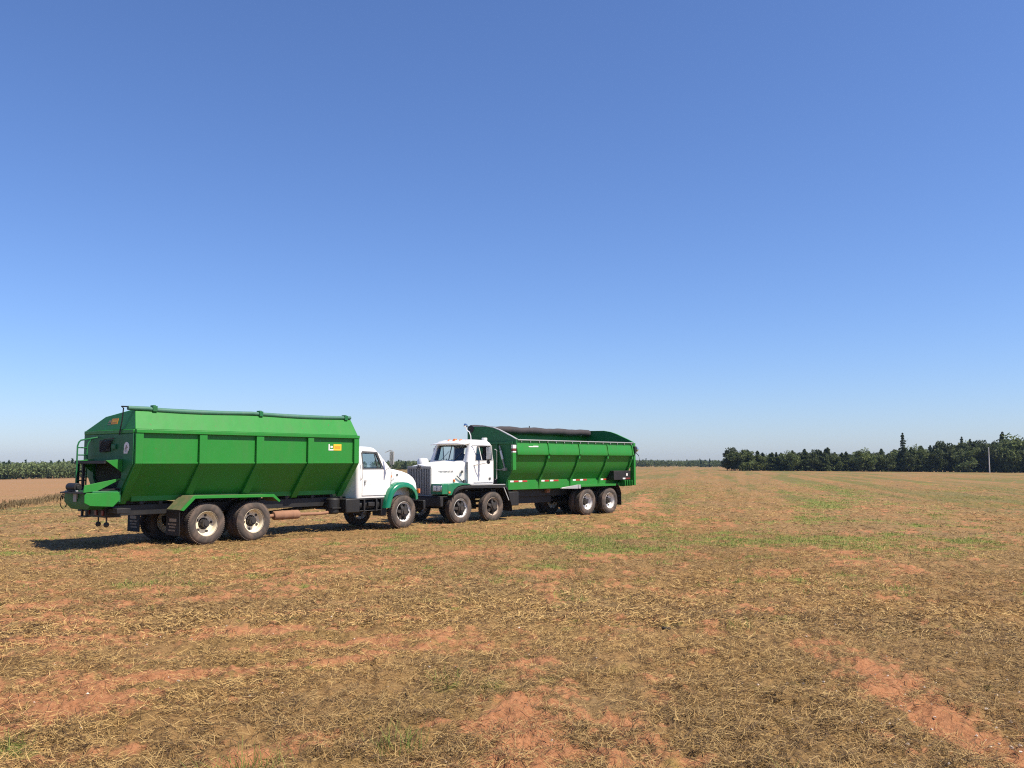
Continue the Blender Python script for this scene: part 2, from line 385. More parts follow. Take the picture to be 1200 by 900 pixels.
def build_ground():
    az = np.concatenate([np.arange(-180, -46, 4.0), np.arange(-46, 46.01, 0.115), np.arange(50, 180, 4.0)])
    rr = [0.3, 1.0, 2.0, 2.8]
    while rr[-1] < 500: rr.append(rr[-1] * (1.0085 if rr[-1] < 90 else 1.02))
    while rr[-1] < 7000: rr.append(rr[-1] * 1.15)
    rr = np.array(rr); na, nr = len(az), len(rr)
    A, Rr = np.meshgrid(np.radians(az), rr)          # rows: radius
    x = (Rr * np.sin(A)).ravel(); y = (Rr * np.cos(A)).ravel()
    z = height(x, y)
    soil, beyond = soil_field(x, y); green = green_field(x, y)
    co = np.empty((na * nr + 1, 3), np.float32)
    co[:-1, 0] = x; co[:-1, 1] = y; co[:-1, 2] = z; co[-1] = (0, 0, float(height(np.array([0.]), np.array([0.]))[0]))
    i = np.arange(nr - 1)[:, None] * na + np.arange(na)[None, :]
    j = np.arange(nr - 1)[:, None] * na + (np.arange(na)[None, :] + 1) % na
    quads = np.stack([i, i + na, j + na, j], -1).reshape(-1, 4)
    me = bpy.data.meshes.new('field_ground')
    nq = len(quads); nt = na
    me.vertices.add(len(co)); me.vertices.foreach_set('co', co.ravel())
    tri = np.stack([np.arange(na), (np.arange(na) + 1) % na, np.full(na, na * nr)], -1)
    li = np.concatenate([quads.ravel(), tri.ravel()]).astype(np.int32)
    me.loops.add(len(li)); me.loops.foreach_set('vertex_index', li)
    me.polygons.add(nq + nt)
    ls = np.concatenate([np.arange(nq) * 4, nq * 4 + np.arange(nt) * 3]).astype(np.int32)
    me.polygons.foreach_set('loop_start', ls)
    me.polygons.foreach_set('use_smooth', np.ones(nq + nt, bool))
    me.update(); me.validate()
    regrowth = .10 + .70 * sstep(22, 60, np.hypot(x, y))
    for nm, arr in (('soil', soil), ('green', green), ('beyond', beyond), ('regrowth', regrowth)):
        at = me.attributes.new(nm, 'FLOAT', 'POINT'); at.data.foreach_set('value', np.append(arr, 0).astype(np.float32))
    o = bpy.data.objects.new('ground', me); C.objects.link(o)
    tag(o, kind='structure')
    # material
    m, N, L, b = newmat('mown_field_soil')
    def attr(n):
        a = N.new('ShaderNodeAttribute'); a.attribute_name = n; return a.outputs['Fac']
    def noise(sc, det=5, rough=.6, vec=None):
        n = N.new('ShaderNodeTexNoise'); n.inputs['Scale'].default_value = sc; n.inputs['Detail'].default_value = det; n.inputs['Roughness'].default_value = rough
        L.new(vec if vec is not None else tc.outputs['Object'], n.inputs[0]); return n.outputs[0]
    def mix(f, c0, c1):
        q = N.new('ShaderNodeMix'); q.data_type = 'RGBA'
        L.new(f, q.inputs[0]) if not isinstance(f, float) else setattr(q.inputs[0], 'default_value', f)
        for k, c in ((6, c0), (7, c1)):
            if isinstance(c, tuple): q.inputs[k].default_value = c + (1,)
            else: L.new(c, q.inputs[k])
        return q.outputs[2]
    def ramp(f, a, bb):
        r_ = N.new('ShaderNodeMapRange'); r_.inputs[1].default_value = a; r_.inputs[2].default_value = bb; L.new(f, r_.inputs[0]); return r_.outputs[0]
    def math_(op, a, bb):
        q = N.new('ShaderNodeMath'); q.operation = op; q.use_clamp = True
        for k, c in ((0, a), (1, bb)):
            if isinstance(c, float): q.inputs[k].default_value = c
            else: L.new(c, q.inputs[k])
        return q.outputs[0]
    tc = N.new('ShaderNodeTexCoord')
    def rowmap(deg, squeeze):
        a_ = N.new('ShaderNodeMapping'); a_.inputs['Rotation'].default_value = (0, 0, R(deg)); L.new(tc.outputs['Object'], a_.inputs[0])
        b_ = N.new('ShaderNodeMapping'); b_.inputs['Scale'].default_value = (1, squeeze, 1); L.new(a_.outputs[0], b_.inputs[0]); return b_.outputs[0]
    fine = noise(28, 6, .75); mid = noise(5, 5, .65); big = noise(0.12, 4, .6); rows = noise(.9, 4, .65, rowmap(12, .035))
    soilc = mix(ramp(mid, .3, .7), (0.23, 0.088, 0.038), (0.37, 0.160, 0.073))
    soilc = mix(ramp(fine, .35, .7), soilc, (0.44, 0.212, 0.105))
    thatch = mix(ramp(fine, .35, .68), (0.080, 0.044, 0.019), (0.38, 0.230, 0.085))
    rows2 = noise(.26, 4, .65, rowmap(13.5, .05))
    thatch = mix(math_('MULTIPLY', ramp(rows, .47, .56), 0.6), thatch, (0.29, 0.165, 0.068))
    thatch = mix(math_('MULTIPLY', ramp(rows2, .49, .57), attr('regrowth')), thatch, (0.115, 0.120, 0.032))
    thatch = mix(math_('MULTIPLY', ramp(noise(.9, 5, .7), .5, .72), 0.5), thatch, (0.15, 0.105, 0.055))
    thatch = mix(math_('MULTIPLY', ramp(big, .4, .65), 0.35), thatch, (0.20, 0.15, 0.085))
    grass = mix(ramp(fine, .3, .7), (0.08, 0.125, 0.022), (0.23, 0.265, 0.065))
    c = mix(math_('MULTIPLY', attr('soil'), 0.92), thatch, soilc)
    c = mix(math_('MULTIPLY', attr('green'), ramp(mid, .2, .6)), c, grass)
    far_soil = mix(ramp(mid, .3, .7), (0.24, 0.128, 0.066), (0.35, 0.198, 0.100))
    far_soil = mix(math_('MULTIPLY', ramp(noise(.16, 5, .65, rowmap(-55, .12)), .42, .62), 0.6), far_soil, (0.24, 0.155, 0.072))
    c = mix(math_('MULTIPLY', attr('beyond'), 0.85), c, far_soil)
    L.new(c, b.inputs['Base Color']); b.inputs['Roughness'].default_value = 0.95; b.inputs['Specular IOR Level'].default_value = 0.1
    hsum = math_('ADD', math_('MULTIPLY', mid, 0.5), math_('MULTIPLY', fine, 0.5))
    bp = N.new('ShaderNodeBump'); bp.inputs['Strength'].default_value = 0.9; bp.inputs['Distance'].default_value = 0.05
    L.new(hsum, bp.inputs['Height']); L.new(bp.outputs[0], b.inputs['Normal'])
    me.materials.append(m)
    return o
build_ground()

def tint_mat(name, trans=0.0, rough=0.7):
    m, N, L, b = newmat(name)
    a = N.new('ShaderNodeAttribute'); a.attribute_name = 'tint'
    L.new(a.outputs['Color'], b.inputs['Base Color'])
    b.inputs['Roughness'].default_value = rough; b.inputs['Specular IOR Level'].default_value = 0.25
    if trans:
        out = [n for n in N if n.type == 'OUTPUT_MATERIAL'][0]
        t = N.new('ShaderNodeBsdfTranslucent'); L.new(a.outputs['Color'], t.inputs[0])
        mx = N.new('ShaderNodeMixShader'); mx.inputs[0].default_value = trans
        L.new(b.outputs[0], mx.inputs[1]); L.new(t.outputs[0], mx.inputs[2]); L.new(mx.outputs[0], out.inputs['Surface'])
    return m
M['straw'] = tint_mat('dry_straw', 0.15)
M['blade'] = tint_mat('grass_blades', 0.3)
M['leaf'] = tint_mat('foliage_leaves', 0.3)

def mesh_np(name, verts, faces_n, loops, tint, mat):
    """verts (N,3); uniform polygons with faces_n corners; loops flat; tint (N,3)"""
    me = bpy.data.meshes.new(name)
    me.vertices.add(len(verts)); me.vertices.foreach_set('co', np.asarray(verts, np.float32).ravel())
    me.loops.add(len(loops)); me.loops.foreach_set('vertex_index', np.asarray(loops, np.int32))
    nf = len(loops) // faces_n
    me.polygons.add(nf); me.polygons.foreach_set('loop_start', (np.arange(nf) * faces_n).astype(np.int32))
    me.polygons.foreach_set('use_smooth', np.ones(nf, bool))
    me.update()
    at = me.attributes.new('tint', 'FLOAT_COLOR', 'POINT')
    col = np.ones((len(verts), 4), np.float32); col[:, :3] = tint
    at.data.foreach_set('color', col.ravel())
    me.materials.append(mat)
    return me

def ribbons(base, yaw, pitch, length, width, curve, roll, tint, seg):
    """flat bent ribbons: base (n,3); returns verts, loops, tint per vertex"""
    n = len(base); t = np.linspace(0, 1, seg + 1)
    d = np.stack([np.cos(yaw), np.sin(yaw)], 1); s = np.stack([-np.sin(yaw), np.cos(yaw)], 1)
    V = np.empty((n, seg + 1, 2, 3))
    for k, tk in enumerate(t):
        along = length * tk
        side = curve[:, 0] * length * tk * tk
        up = np.sin(pitch) * along + curve[:, 1] * length * 4 * tk * (1 - tk) * .25
        px = base[:, 0] + d[:, 0] * along * np.cos(pitch) + s[:, 0] * side
        py = base[:, 1] + d[:, 1] * along * np.cos(pitch) + s[:, 1] * side
        pz = base[:, 2] + up
        w = width * (1 - 0.55 * tk) * .5
        for e, sg in ((0, -1), (1, 1)):
            V[:, k, e, 0] = px + sg * s[:, 0] * w * np.cos(roll)
            V[:, k, e, 1] = py + sg * s[:, 1] * w * np.cos(roll)
            V[:, k, e, 2] = pz + sg * w * np.sin(roll)
    idx = np.arange(n)[:, None] * (2 * (seg + 1)); L_ = []
    for k in range(seg):
        a = idx + 2 * k
        L_.append(np.concatenate([a, a + 1, a + 3, a + 2], 1))
    loops = np.stack(L_, 1).reshape(-1)
    T = np.repeat(tint[:, None, :], 2 * (seg + 1), 1).reshape(-1, 3)
    return V.reshape(-1, 3), loops, T

def scatter(n, r0, r1, azr=42, power=1.0):
    """n points over a ring sector, denser towards the near side as 1/r**power"""
    u = rng.random(n)
    if abs(power - 2) < 1e-6: r = r0 * (r1 / r0) ** u
    else:
        e = 2 - power; r = (r0 ** e + u * (r1 ** e - r0 ** e)) ** (1 / e)
    a = np.radians((rng.random(n) * 2 - 1) * azr)
    return r * np.sin(a), r * np.cos(a), r

def straw():
    parts = []
    for (n, r0, r1, L0, L1, W0, W1, seg, pw) in ((380000, 3.3, 10, .02, .13, .0022, .0050, 3, 1.6), (380000, 10, 27, .03, .15, .0045, .010, 2, 1.6), (150000, 27, 95, .05, .20, .010, .022, 1, 1.6)):
        x, y, r = scatter(n, r0, r1, 41, pw)
        s, bey = soil_field(x, y)
        clump = fbm(x * 3.2, y * 3.2, 77, 3)
        keep = rng.random(n) < (1 - s * .78) * np.clip((clump - .22) * 3.2, .15, 1) * (1 - .9 * bey)
        x, y, r, clump = x[keep], y[keep], r[keep], clump[keep]; n = len(x)
        z = height(x, y) + rng.random(n) ** 2 * .035 * np.clip(clump * 2.2 - .5, .1, 1.2) + .003
        flow = fbm(x * .5, y * .5, 88, 2) * 4.0
        yaw = flow + rng.normal(0, 1.3, n) + (rng.random(n) < .3) * rng.random(n) * 6.28
        pitch = rng.normal(0.08, .22, n)
        ln = L0 + (L1 - L0) * rng.random(n) ** 1.6
        wd = W0 + (W1 - W0) * rng.random(n)
        cv = np.stack([rng.normal(0, .25, n), rng.normal(.1, .25, n)], 1)
        roll = rng.normal(0, .6, n)
        k = rng.random(n)[:, None]; dark = (rng.random(n)[:, None] < .40)
        c0 = np.array([.63, .435, .175]); c1 = np.array([.34, .198, .066]); c2 = np.array([.085, .048, .022])
        t = c0 * k + c1 * (1 - k); t = np.where(dark, c2 * (.6 + k), t)
        # weathered greyer straw in broad patches
        g = sstep(.45, .68, fbm(x * .22 + 5, y * .22, 93, 3) + .10 * sstep(0, 6, x))[:, None]
        t = t * (1 - .36 * g) + np.array([.120, .082, .042]) * .40 * g
        parts.append(ribbons(np.stack([x, y, z], 1), yaw, pitch, ln, wd, cv, roll, t, seg))
    off = 0; V = []; Lp = []; T = []
    for v, l, t in parts:
        V.append(v); Lp.append(l + off); T.append(t); off += len(v)
    me = mesh_np('mown_straw', np.concatenate(V), 4, np.concatenate(Lp), np.concatenate(T), M['straw'])
    o = bpy.data.objects.new('mown_straw', me); C.objects.link(o)
    tag(o, 'mown dry straw thatch lying over the red soil field', 'straw', kind='stuff')
straw()

def grass():
    x, y, r = scatter(420000, 12, 90, 41, 1.5)
    g = green_field(x, y); keep = rng.random(len(x)) < g * .8
    x, y, r = x[keep], y[keep], r[keep]
    # a few tufts near the camera
    for (tx, ty, n, s) in ((-1.45, 4.95, 130, .10), (-.65, 5.25, 90, .09), (1.35, 4.55, 26, .05), (-2.95, 5.4, 30, .06), (-.5, 7.0, 40, .08), (2.4, 9.6, 50, .12)):
        x = np.append(x, tx + rng.normal(0, s, n)); y = np.append(y, ty + rng.normal(0, s, n)); r = np.append(r, np.full(n, 5.))
    n = len(x); z = height(x, y)
    near = r < 6
    ln = np.where(near, .06 + .10 * rng.random(n), .03 + .06 * rng.random(n))
    wd = np.where(near, .004, .010 + .0002 * r)
    k = rng.random(n)[:, None]
    t = np.array([.10, .17, .030]) * (1 - k) + np.array([.27, .30, .075]) * k
    v, l, t = ribbons(np.stack([x, y, z], 1), rng.random(n) * 6.28, rng.normal(.95, .25, n), ln, wd, np.stack([rng.normal(0, .2, n), rng.normal(0, .1, n)], 1), rng.normal(0, .5, n), t, 2)
    o = bpy.data.objects.new('green_grass', mesh_np('green_grass', v, 4, l, t, M['blade'])); C.objects.link(o)
    tag(o, 'fresh green grass regrowing in patches through the dry straw', 'grass', kind='stuff')
grass()

def weeds():
    n = 8000
    u = rng.random(n)
    # the strip between the near field and the field beyond it
    q0 = np.array([-22.2, 31.0]); q1 = np.array([-46.8, 109.0])
    x = q0[0] + (q1[0] - q0[0]) * u + rng.normal(0, .55, n); y = q0[1] + (q1[1] - q0[1]) * u + rng.normal(0, .55, n)
    z = height(x, y); tall = .08 + .36 * fbm(u * 25, u * 0, 5, 3) * rng.random(n)
    k = rng.random(n)[:, None]
    t = np.array([.13, .10, .045]) * (1 - k) + np.array([.24, .165, .08]) * k
    v, l, t = ribbons(np.stack([x, y, z], 1), rng.random(n) * 6.28, rng.normal(1.25, .2, n), tall, np.full(n, .05), np.stack([rng.normal(0, .2, n), rng.normal(0, .1, n)], 1), rng.normal(0, .4, n), t, 2)
    o = bpy.data.objects.new('ditch_weeds', mesh_np('ditch_weeds', v, 4, l, t, M['straw'])); C.objects.link(o)
    tag(o, 'strip of dry brown weeds along the ditch at the left field edge', 'weeds', kind='stuff')
weeds()

# ------------------------------------------------------------------ trees
def leaf_quads(c, size, tint, flat=0.0, out=None):
    n = len(c)
    a = rng.normal(size=(n, 3)); 
    if out is not None: a = a * .55 + out
    a /= np.linalg.norm(a, axis=1)[:, None]
    b = rng.normal(size=(n, 3)); b -= a * (a * b).sum(1)[:, None]; b /= np.linalg.norm(b, axis=1)[:, None]
    s = size[:, None]
    V = np.stack([c - a * s - b * s * .35, c + a * s - b * s * .2, c + a * s * .9 + b * s * .3, c - a * s * .8 + b * s * .4], 1).reshape(-1, 3)
    return V, np.repeat(tint, 4, 0)

def conifer_crown(h, rad, n, dark=1.0):
    t = rng.random(n) ** 0.85
    wh = np.round(t * 15) / 15 + rng.normal(0, .012, n); t = np.clip(.65 * wh + .35 * t, .03, .995)
    lob = 0.75 + .35 * np.sin(rng.random() * 6 + np.round(t * 15) * 2.4)
    th = rng.random(n) * 6.28; arm = .7 + .3 * np.cos(th * 3 + np.round(t * 15) * 1.7)
    rmax = rad * (1 - t) ** .72 * arm * np.clip(lob, .6, 1.1) + .06
    q = rng.random(n) ** .5; r = rmax * q
    z = h * (.06 + .94 * t) - r * .28
    c = np.stack([r * np.cos(th), r * np.sin(th), z], 1)
    out = np.stack([np.cos(th), np.sin(th), np.full(n, -.35)], 1)
    k = rng.random(n)[:, None]
    tint = (np.array([.034, .054, .017]) * (1 - k) + np.array([.092, .112, .034]) * k) * dark
    V, T = leaf_quads(c, .16 + .30 * rng.random(n) * (1 - t * .6), tint, out=out)
    return V, T
def leafy_crown(h, rad, n, light=1.0, base=.0):
    nc = 30
    u = rng.normal(size=(nc, 3)); u /= np.linalg.norm(u, axis=1)[:, None]
    cc = u * (rng.random(nc) ** .4)[:, None] * np.array([rad, rad, h * (1 - base) * .5]) * .86
    cc[:, 2] += h * (base + (1 - base) * .5)
    sz = rad * (.22 + .22 * rng.random(nc)); shade = .75 + .5 * rng.random(nc)
    which = rng.integers(0, nc, n)
    d = rng.normal(size=(n, 3)); d /= np.linalg.norm(d, axis=1)[:, None]
    c = cc[which] + d * (sz[which] * rng.random(n) ** .33)[:, None]
    c[:, 2] = np.maximum(c[:, 2], .2)
    k = rng.random(n)[:, None]
    tint = (np.array([.055, .080, .024]) * (1 - k) + np.array([.135, .160, .048]) * k) * shade[which][:, None] * light
    return leaf_quads(c, .14 + .22 * rng.random(n), tint)
def crown_mesh(name, V, T):
    return mesh_np(name, V, 4, np.arange(len(V)), T, M['leaf'])
M['bark'] = paint('tree_bark', (0.10, 0.075, 0.055), 0.9, 0.3, bump=.5)

def trunk_mesh(name, h, r):
    b = MB(); b.tube([(0, 0, -.3), (0.03, 0, h * .3), (-.04, .03, h * .6), (0, 0, h * .93)], [r * 1.25, r, r * .6, r * .15], 8)
    for k in range(8):
        z = h * (.25 + .07 * k); a = k * 2.4
        b.tube([(0, 0, z), (math.cos(a) * h * .1, math.sin(a) * h * .1, z + h * .05), (math.cos(a) * h * .17, math.sin(a) * h * .17, z + h * .12)], [r * .3, r * .18, r * .06], 5)
    me = b.mesh(name); me.materials.append(M['bark']); finish(me); return me

KINDS = {}
for i in range(4):
    KINDS[('spruce', i)] = (crown_mesh('crown', *conifer_crown(8.0, 2.5 + .3 * i, 3000, .95 + .1 * i)), trunk_mesh('trunk', 8.0, .16))
for i in range(4):
    KINDS[('leafy', i)] = (crown_mesh('crown', *leafy_crown(7.0, 2.5 + .25 * i, 2600, [.75, .95, .6, 1.15][i])), trunk_mesh('trunk', 7.0, .17))
KINDS[('tall', 0)] = (crown_mesh('crown', *conifer_crown(11.0, 2.7, 3000, .9)), trunk_mesh('trunk', 11.0, .2))

def pix_ground(px, dist):
    """ground point at a bearing given by photo column"""
    a = math.atan((px - 600) / 1037.0)
    x, y = dist * math.tan(a), dist
    return x, y, float(h_base(np.array([x]), np.array([y]))[0])

def tree(name, key, px, dist, h, wide, label, group):
    cm, tm = KINDS[key]; h0 = {'spruce': 8.0, 'leafy': 7.0, 'tall': 11.0}[key[0]]
    x, y, z = pix_ground(px, dist)
    r = empty(name, (x, y, z), random.random() * 6.28)
    r.scale = (wide, wide, h / h0)
    tag(r, label, 'tree', group)
    for nm, me in (('trunk', tm), ('crown', cm)):
        o = bpy.data.objects.new(nm, me); C.objects.link(o); o.parent = r
    return r

# height of the wood's skyline above its foot, in metres, by photo column
SKX = [846, 856, 870, 882, 892, 915, 940, 968, 985, 1010, 1025, 1045, 1065, 1085, 1095, 1125, 1145, 1165, 1185, 1200, 1240]
SKH = [3.2, 5.4, 6.3, 5.6, 4.8, 4.8, 5.2, 6.2, 5.0, 5.5, 5.6, 5.2, 6.3, 6.8, 7.8, 8.0, 8.8, 9.2, 9.6, 9.6, 9.6]
TD = 250.0
px = 851.0; n = 0
while px < 1262:
    H = float(np.interp(px, SKX, SKH)); 
    broad = px < 888 or (1080 < px < 1130) or random.random() < .45 or px > 1190
    H *= random.uniform(.80, 1.06)
    D = TD + random.uniform(-3, 7)
    if broad:
        tree('broadleaf_tree', ('leafy', random.randrange(4)), px, D, H * 1.10, random.uniform(.95, 1.3) * (H / 7) ** .6,
             'rounded dark green broadleaf tree crowded into the treeline at the right edge of the field', 'broadleaf trees in the right hand treeline')
    else:
        tree('spruce_tree', ('spruce', random.randrange(4)), px, D, H * 1.04, random.uniform(1.0, 1.35) * (H / 7) ** .5,
             'dark pointed spruce packed among the treeline at the right edge of the field', 'spruces in the right hand treeline')
    px += random.uniform(3.6, 6.6); n += 1
# second rank behind
px = 858.0
while px < 1262:
    H = float(np.interp(px, SKX, SKH)) * random.uniform(.88, 1.16)
    if random.random() < .62:
        tree('spruce_tree', ('spruce', random.randrange(4)), px, TD + random.uniform(12, 24), H * 1.06, random.uniform(.95, 1.3),
             'dark pointed spruce packed among the treeline at the right edge of the field', 'spruces in the right hand treeline')
    else:
        tree('broadleaf_tree', ('leafy', random.randrange(4)), px, TD + random.uniform(12, 24), H * 1.12, random.uniform(1.0, 1.3),
             'rounded dark green broadleaf tree crowded into the treeline at the right edge of the field', 'broadleaf trees in the right hand treeline')
    px += random.uniform(9, 16)
tree('spruce_tree', ('tall', 0), 1057, TD + 1, 10.9, .86, 'tallest lone spruce spire standing well above the lower trees left of the pole', None)
tree('spruce_tree', ('tall', 0), 1126, TD + 8, 10.2, .8, 'thin spruce tip poking above the trees just left of the utility pole', None)
tree('spruce_tree', ('tall', 0), 1174, TD + 5, 11.6, 1.05, 'tall wide spruce topping the treeline to the right of the utility pole', None)
tree('broadleaf_tree', ('leafy', 1), 869, TD - 3, 6.7, 1.25, 'bushy broadleaf tree forming the left end of the treeline', None)

x, y, z = pix_ground(1157, 244)
p = MB(); p.tube([(0, 0, -.5), (0, 0, 3.5), (.02, 0, 7.0)], [.15, .13, .10], 10)
o = p.build('utility_pole', M['pole'], None, 0.0); o.location = (x, y, z)
tag(o, 'plain pale utility pole standing in front of the dark treeline', 'pole')

def far_wood():
    V = []; T = []
    # columns: photo column range, distance, number, height range
    for (p0, p1, d0, d1, n, h0, h1, q, lightness) in ((-160, 130, 300, 460, 520, 4.6, 5.6, 240, 1.9), (130, 425, 330, 520, 240, 3.6, 4.6, 90, 1.5), (440, 530, 440, 560, 150, 3.5, 4.3, 180, 1.7), (530, 740, 560, 760, 150, 4.5, 6, 50, .9), (735, 880, 600, 760, 190, 4.0, 4.8, 150, 1.3), (880, 1300, 500, 600, 200, 5, 7, 30, .8)):
        for i in range(n):
            u = rng.random(); d = d0 + (d1 - d0) * rng.random() ** 1.2
            a = math.atan((p0 + (p1 - p0) * u - 600) / 1037.0)
            x, y = d * math.tan(a), d
            z = float(h_base(np.array([x]), np.array([y]))[0])
            h = (h0 + (h1 - h0) * rng.random()) * (d / d0) ** 1.05; con = rng.random() < .06
            if con: h *= 1.15
            k = rng.random(q); th = rng.random(q) * 6.28
            if con:
                r = (1.3 * (1 - k) + .1) * rng.random(q) ** .5
                c = np.stack([r * np.cos(th), r * np.sin(th), h * k], 1); base = np.array([.030, .052, .026])
            else:
                dd = rng.normal(size=(q, 3)); dd /= np.linalg.norm(dd, axis=1)[:, None]
                ww = 2.2 + 1.8 * rng.random()
                c = dd * np.array([ww, ww, h * .46]) * (.55 + .45 * rng.random(q))[:, None]; c[:, 2] += h * .52
                c += np.sin(c[:, [1, 2, 0]] * 2.1 + i) * .35
                base = np.array([.075, .094, .036]) * (.8 + .4 * rng.random())
            v, t = leaf_quads(c, np.full(q, .26) + .32 * rng.random(q), np.repeat((base * lightness)[None], q, 0) * (.6 + .8 * rng.random(q))[:, None])
            V.append(v + np.array([x, y, z])); T.append(t)
    V = np.concatenate(V); T = np.concatenate(T)
    me = mesh_np('far_wood', V, 4, np.arange(len(V)), T, M['leaf'])
    o = bpy.data.objects.new('far_wood', me); C.objects.link(o)
    tag(o, 'distant mixed wood along the horizon behind the fields', 'woodland', kind='stuff')
far_wood()

# ------------------------------------------------------------------ wheels (axle along local y, outer face towards -y, centre at the origin)
TYRE_PROF = [(.300, .030), (.335, .004), (.39, -.006), (.45, .002), (.488, .018), (.508, .042), (.520, .060), (.521, .085), (.509, .088), (.509, .100), (.522, .103), (.523, .125), (.511, .128), (.511, .142), (.523, .145),
             (.523, .165), (.510, .168), (.510, .180), (.520, .183), (.519, .205), (.505, .228), (.48, .250), (.43, .265), (.37, .265), (.33, .255), (.300, .235)]
WHEEL = {}
def wheel_meshes(style):
    if style in WHEEL: return WHEEL[style]
    t = MB(); t.lathe(TYRE_PROF, (0, 0, 0), 56); 
    # tread blocks along both shoulders
    for k in range(64):
        a = 2 * math.pi * k / 64
        for y0, y1 in ((.030, .062), (.205, .238)):
            c, s_ = math.cos(a), math.sin(a)
            q = []
            for rr, dy in ((.497, 0), (.523, 0)):
                for da in (-.028, .028):
                    q += [(rr * math.cos(a + da), y0, rr * math.sin(a + da)), (rr * math.cos(a + da), y1, rr * math.sin(a + da))]
            t.add(q, [(0, 1, 3, 2), (4, 6, 7, 5), (0, 4, 5, 1), (2, 3, 7, 6), (0, 2, 6, 4), (1, 5, 7, 3)])
    rim = MB(); hub = MB()
    if style in ('dual', 'inner'):
        # deep dish: the disc sits far inboard
        rim.lathe([(.312, .012), (.318, .022), (.300, .034), (.284, .060), (.268, .10), (.262, .150), (.225, .172), (.150, .180), (.150, .192), (.235, .188), (.285, .17), (.296, .10), (.305, .235), (.318, .248), (.31, .254), (.296, .24), (.30, .045)], (0, 0, 0), 48)
        for k in range(10):          # hand holes read as dark ovals on the disc
            pass
        hub.cyl((0, 0, 0), .128, .150, .185, 'y', 28); hub.cyl((0, 0, 0), .096, .05, .16, 'y', 28); hub.cyl((0, 0, 0), .062, .03, .06, 'y', 20)
        for k in range(10):
            a = 2 * math.pi * k / 10; hub.cyl((.118 * math.cos(a), 0, .118 * math.sin(a)), .014, .135, .18, 'y', 6)
        for k in range(5):
            a = 2 * math.pi * (k + .5) / 5; hub.cyl((.213 * math.cos(a), 0, .213 * math.sin(a)), .036, .160, .1765, 'y', 12)  # solid dark discs in place of the shade in open hand holes
    else:
        # demountable rim on a cast spoke wheel
        rim.lathe([(.312, .010), (.320, .022), (.302, .034), (.285, .055), (.262, .066), (.252, .075), (.252, .16), (.268, .16), (.30, .24), (.316, .248), (.31, .256), (.292, .24), (.272, .12), (.290, .07), (.304, .045)], (0, 0, 0), 48)
        hub.cyl((0, 0, 0), .120, -.02, .16, 'y', 24); hub.cyl((0, 0, 0), .075, -.055, -.015, 'y', 20); hub.cyl((0, 0, 0), .20, .14, .19, 'y', 28)
        for k in range(6):
            a = 2 * math.pi * k / 6 + .2; c, s_ = math.cos(a), math.sin(a)
            hub.loft([[(r_ * c - w * s_, y_, r_ * s_ + w * c) for (w, y_) in ((-ww, y0), (ww, y0), (ww, y1), (-ww, y1))] for (r_, ww, y0, y1) in ((.09, .055, .01, .14), (.18, .042, .035, .14), (.25, .038, .05, .13))])
            hub.box(.236 * c - .02, .236 * c + .02, .03, .06, .236 * s_ - .02, .236 * s_ + .02)
    tm = t.mesh('tyre'); tm.materials.append(M['rubber']); finish(tm, 32)
    rm = rim.mesh('rim'); finish(rm, 40)
    hm = hub.mesh('wheel'); hm.materials.append(M['hub']); finish(hm, 35)
    WHEEL[style] = (tm, rm, hm); return WHEEL[style]
RIMS = {}
def add_wheel(parent, x, y, z, style, side, rimmat, rot=0.0, label=None):
    """side -1: outer face towards -y; +1: towards +y"""
    tm, rm, hm = wheel_meshes(style)
    if (style, rimmat) not in RIMS:
        r2 = rm.copy(); r2.materials.append(M[rimmat]); RIMS[(style, rimmat)] = r2
    w = bpy.data.objects.new('wheel', hm); C.objects.link(w); w.parent = parent; w.location = (x, y, z)
    w.rotation_euler = (0, rot, math.pi if side > 0 else 0)
    if label: w['label'] = label
    for nm, me in (('tyre', tm), ('rim', RIMS[(style, rimmat)])):
        o = bpy.data.objects.new(nm, me); C.objects.link(o); o.parent = w
    return w

def axle_set(b, x, hw, r=.07, pumpkin=True):
    b.cyl((x, 0, .52), r, -hw, hw, 'y', 14)
    if pumpkin: b.lathe([(.02, -.24), (.16, -.2), (.22, -.05), (.22, .05), (.16, .2), (.02, .24)], (x, 0, .52), 20, 'y', False)

# ------------------------------------------------------------------ truck with the covered spreader body (rear towards the camera)
T1 = empty('spreader_truck', (-8.602, 23.255, -.458), R(51))
tag(T1, 'spreader truck with covered green hopper and white cab, its rear spinner end facing the camera', 'truck')

# chassis
b = MB()
for s in (-1, 1): b.box(-1.88, 7.72, s * .43 - .045, s * .43 + .045, .78, 1.03)
for x in (-1.84, -.7, .7, 2.3, 3.6, 5.0, 7.6): b.box(x - .05, x + .05, -.385, .385, .80, 1.01)
axle_set(b, 0, 1.0); axle_set(b, 1.39, 1.0); axle_set(b, 6.89, 1.0, .055, False)
b.tube([(1.6, 0, .55), (3.6, 0, .70), (5.4, 0, .80)], .055, 10)
for s in (-1, 1):
    b.bar((-.25, s * .50, .60), (1.64, s * .50, .60), .09, .12)
    b.prism([(.45, .62), (.94, .62), (.80, .80), (.59, .80)], s * .47, s * .55)
    b.bar((6.2, s * .45, .72), (7.6, s * .45, .68), .08, .07)
b.build('chassis', M['black'], T1, .008)
b = MB()
b.box(-2.28, -1.885, -.50, .50, .75, 1.03); b.box(-2.24, -1.9, -.98, .98, .86, .98)
o = b.build('rear_crossbeam', M['black'], T1, .01)
for y in (-.40, -.08, .30):
    k = MB(); k.box(-2.31, -2.279, y - .05, y + .05, .80, .92); k.build('tail_lamp', M['red'], T1, .006)
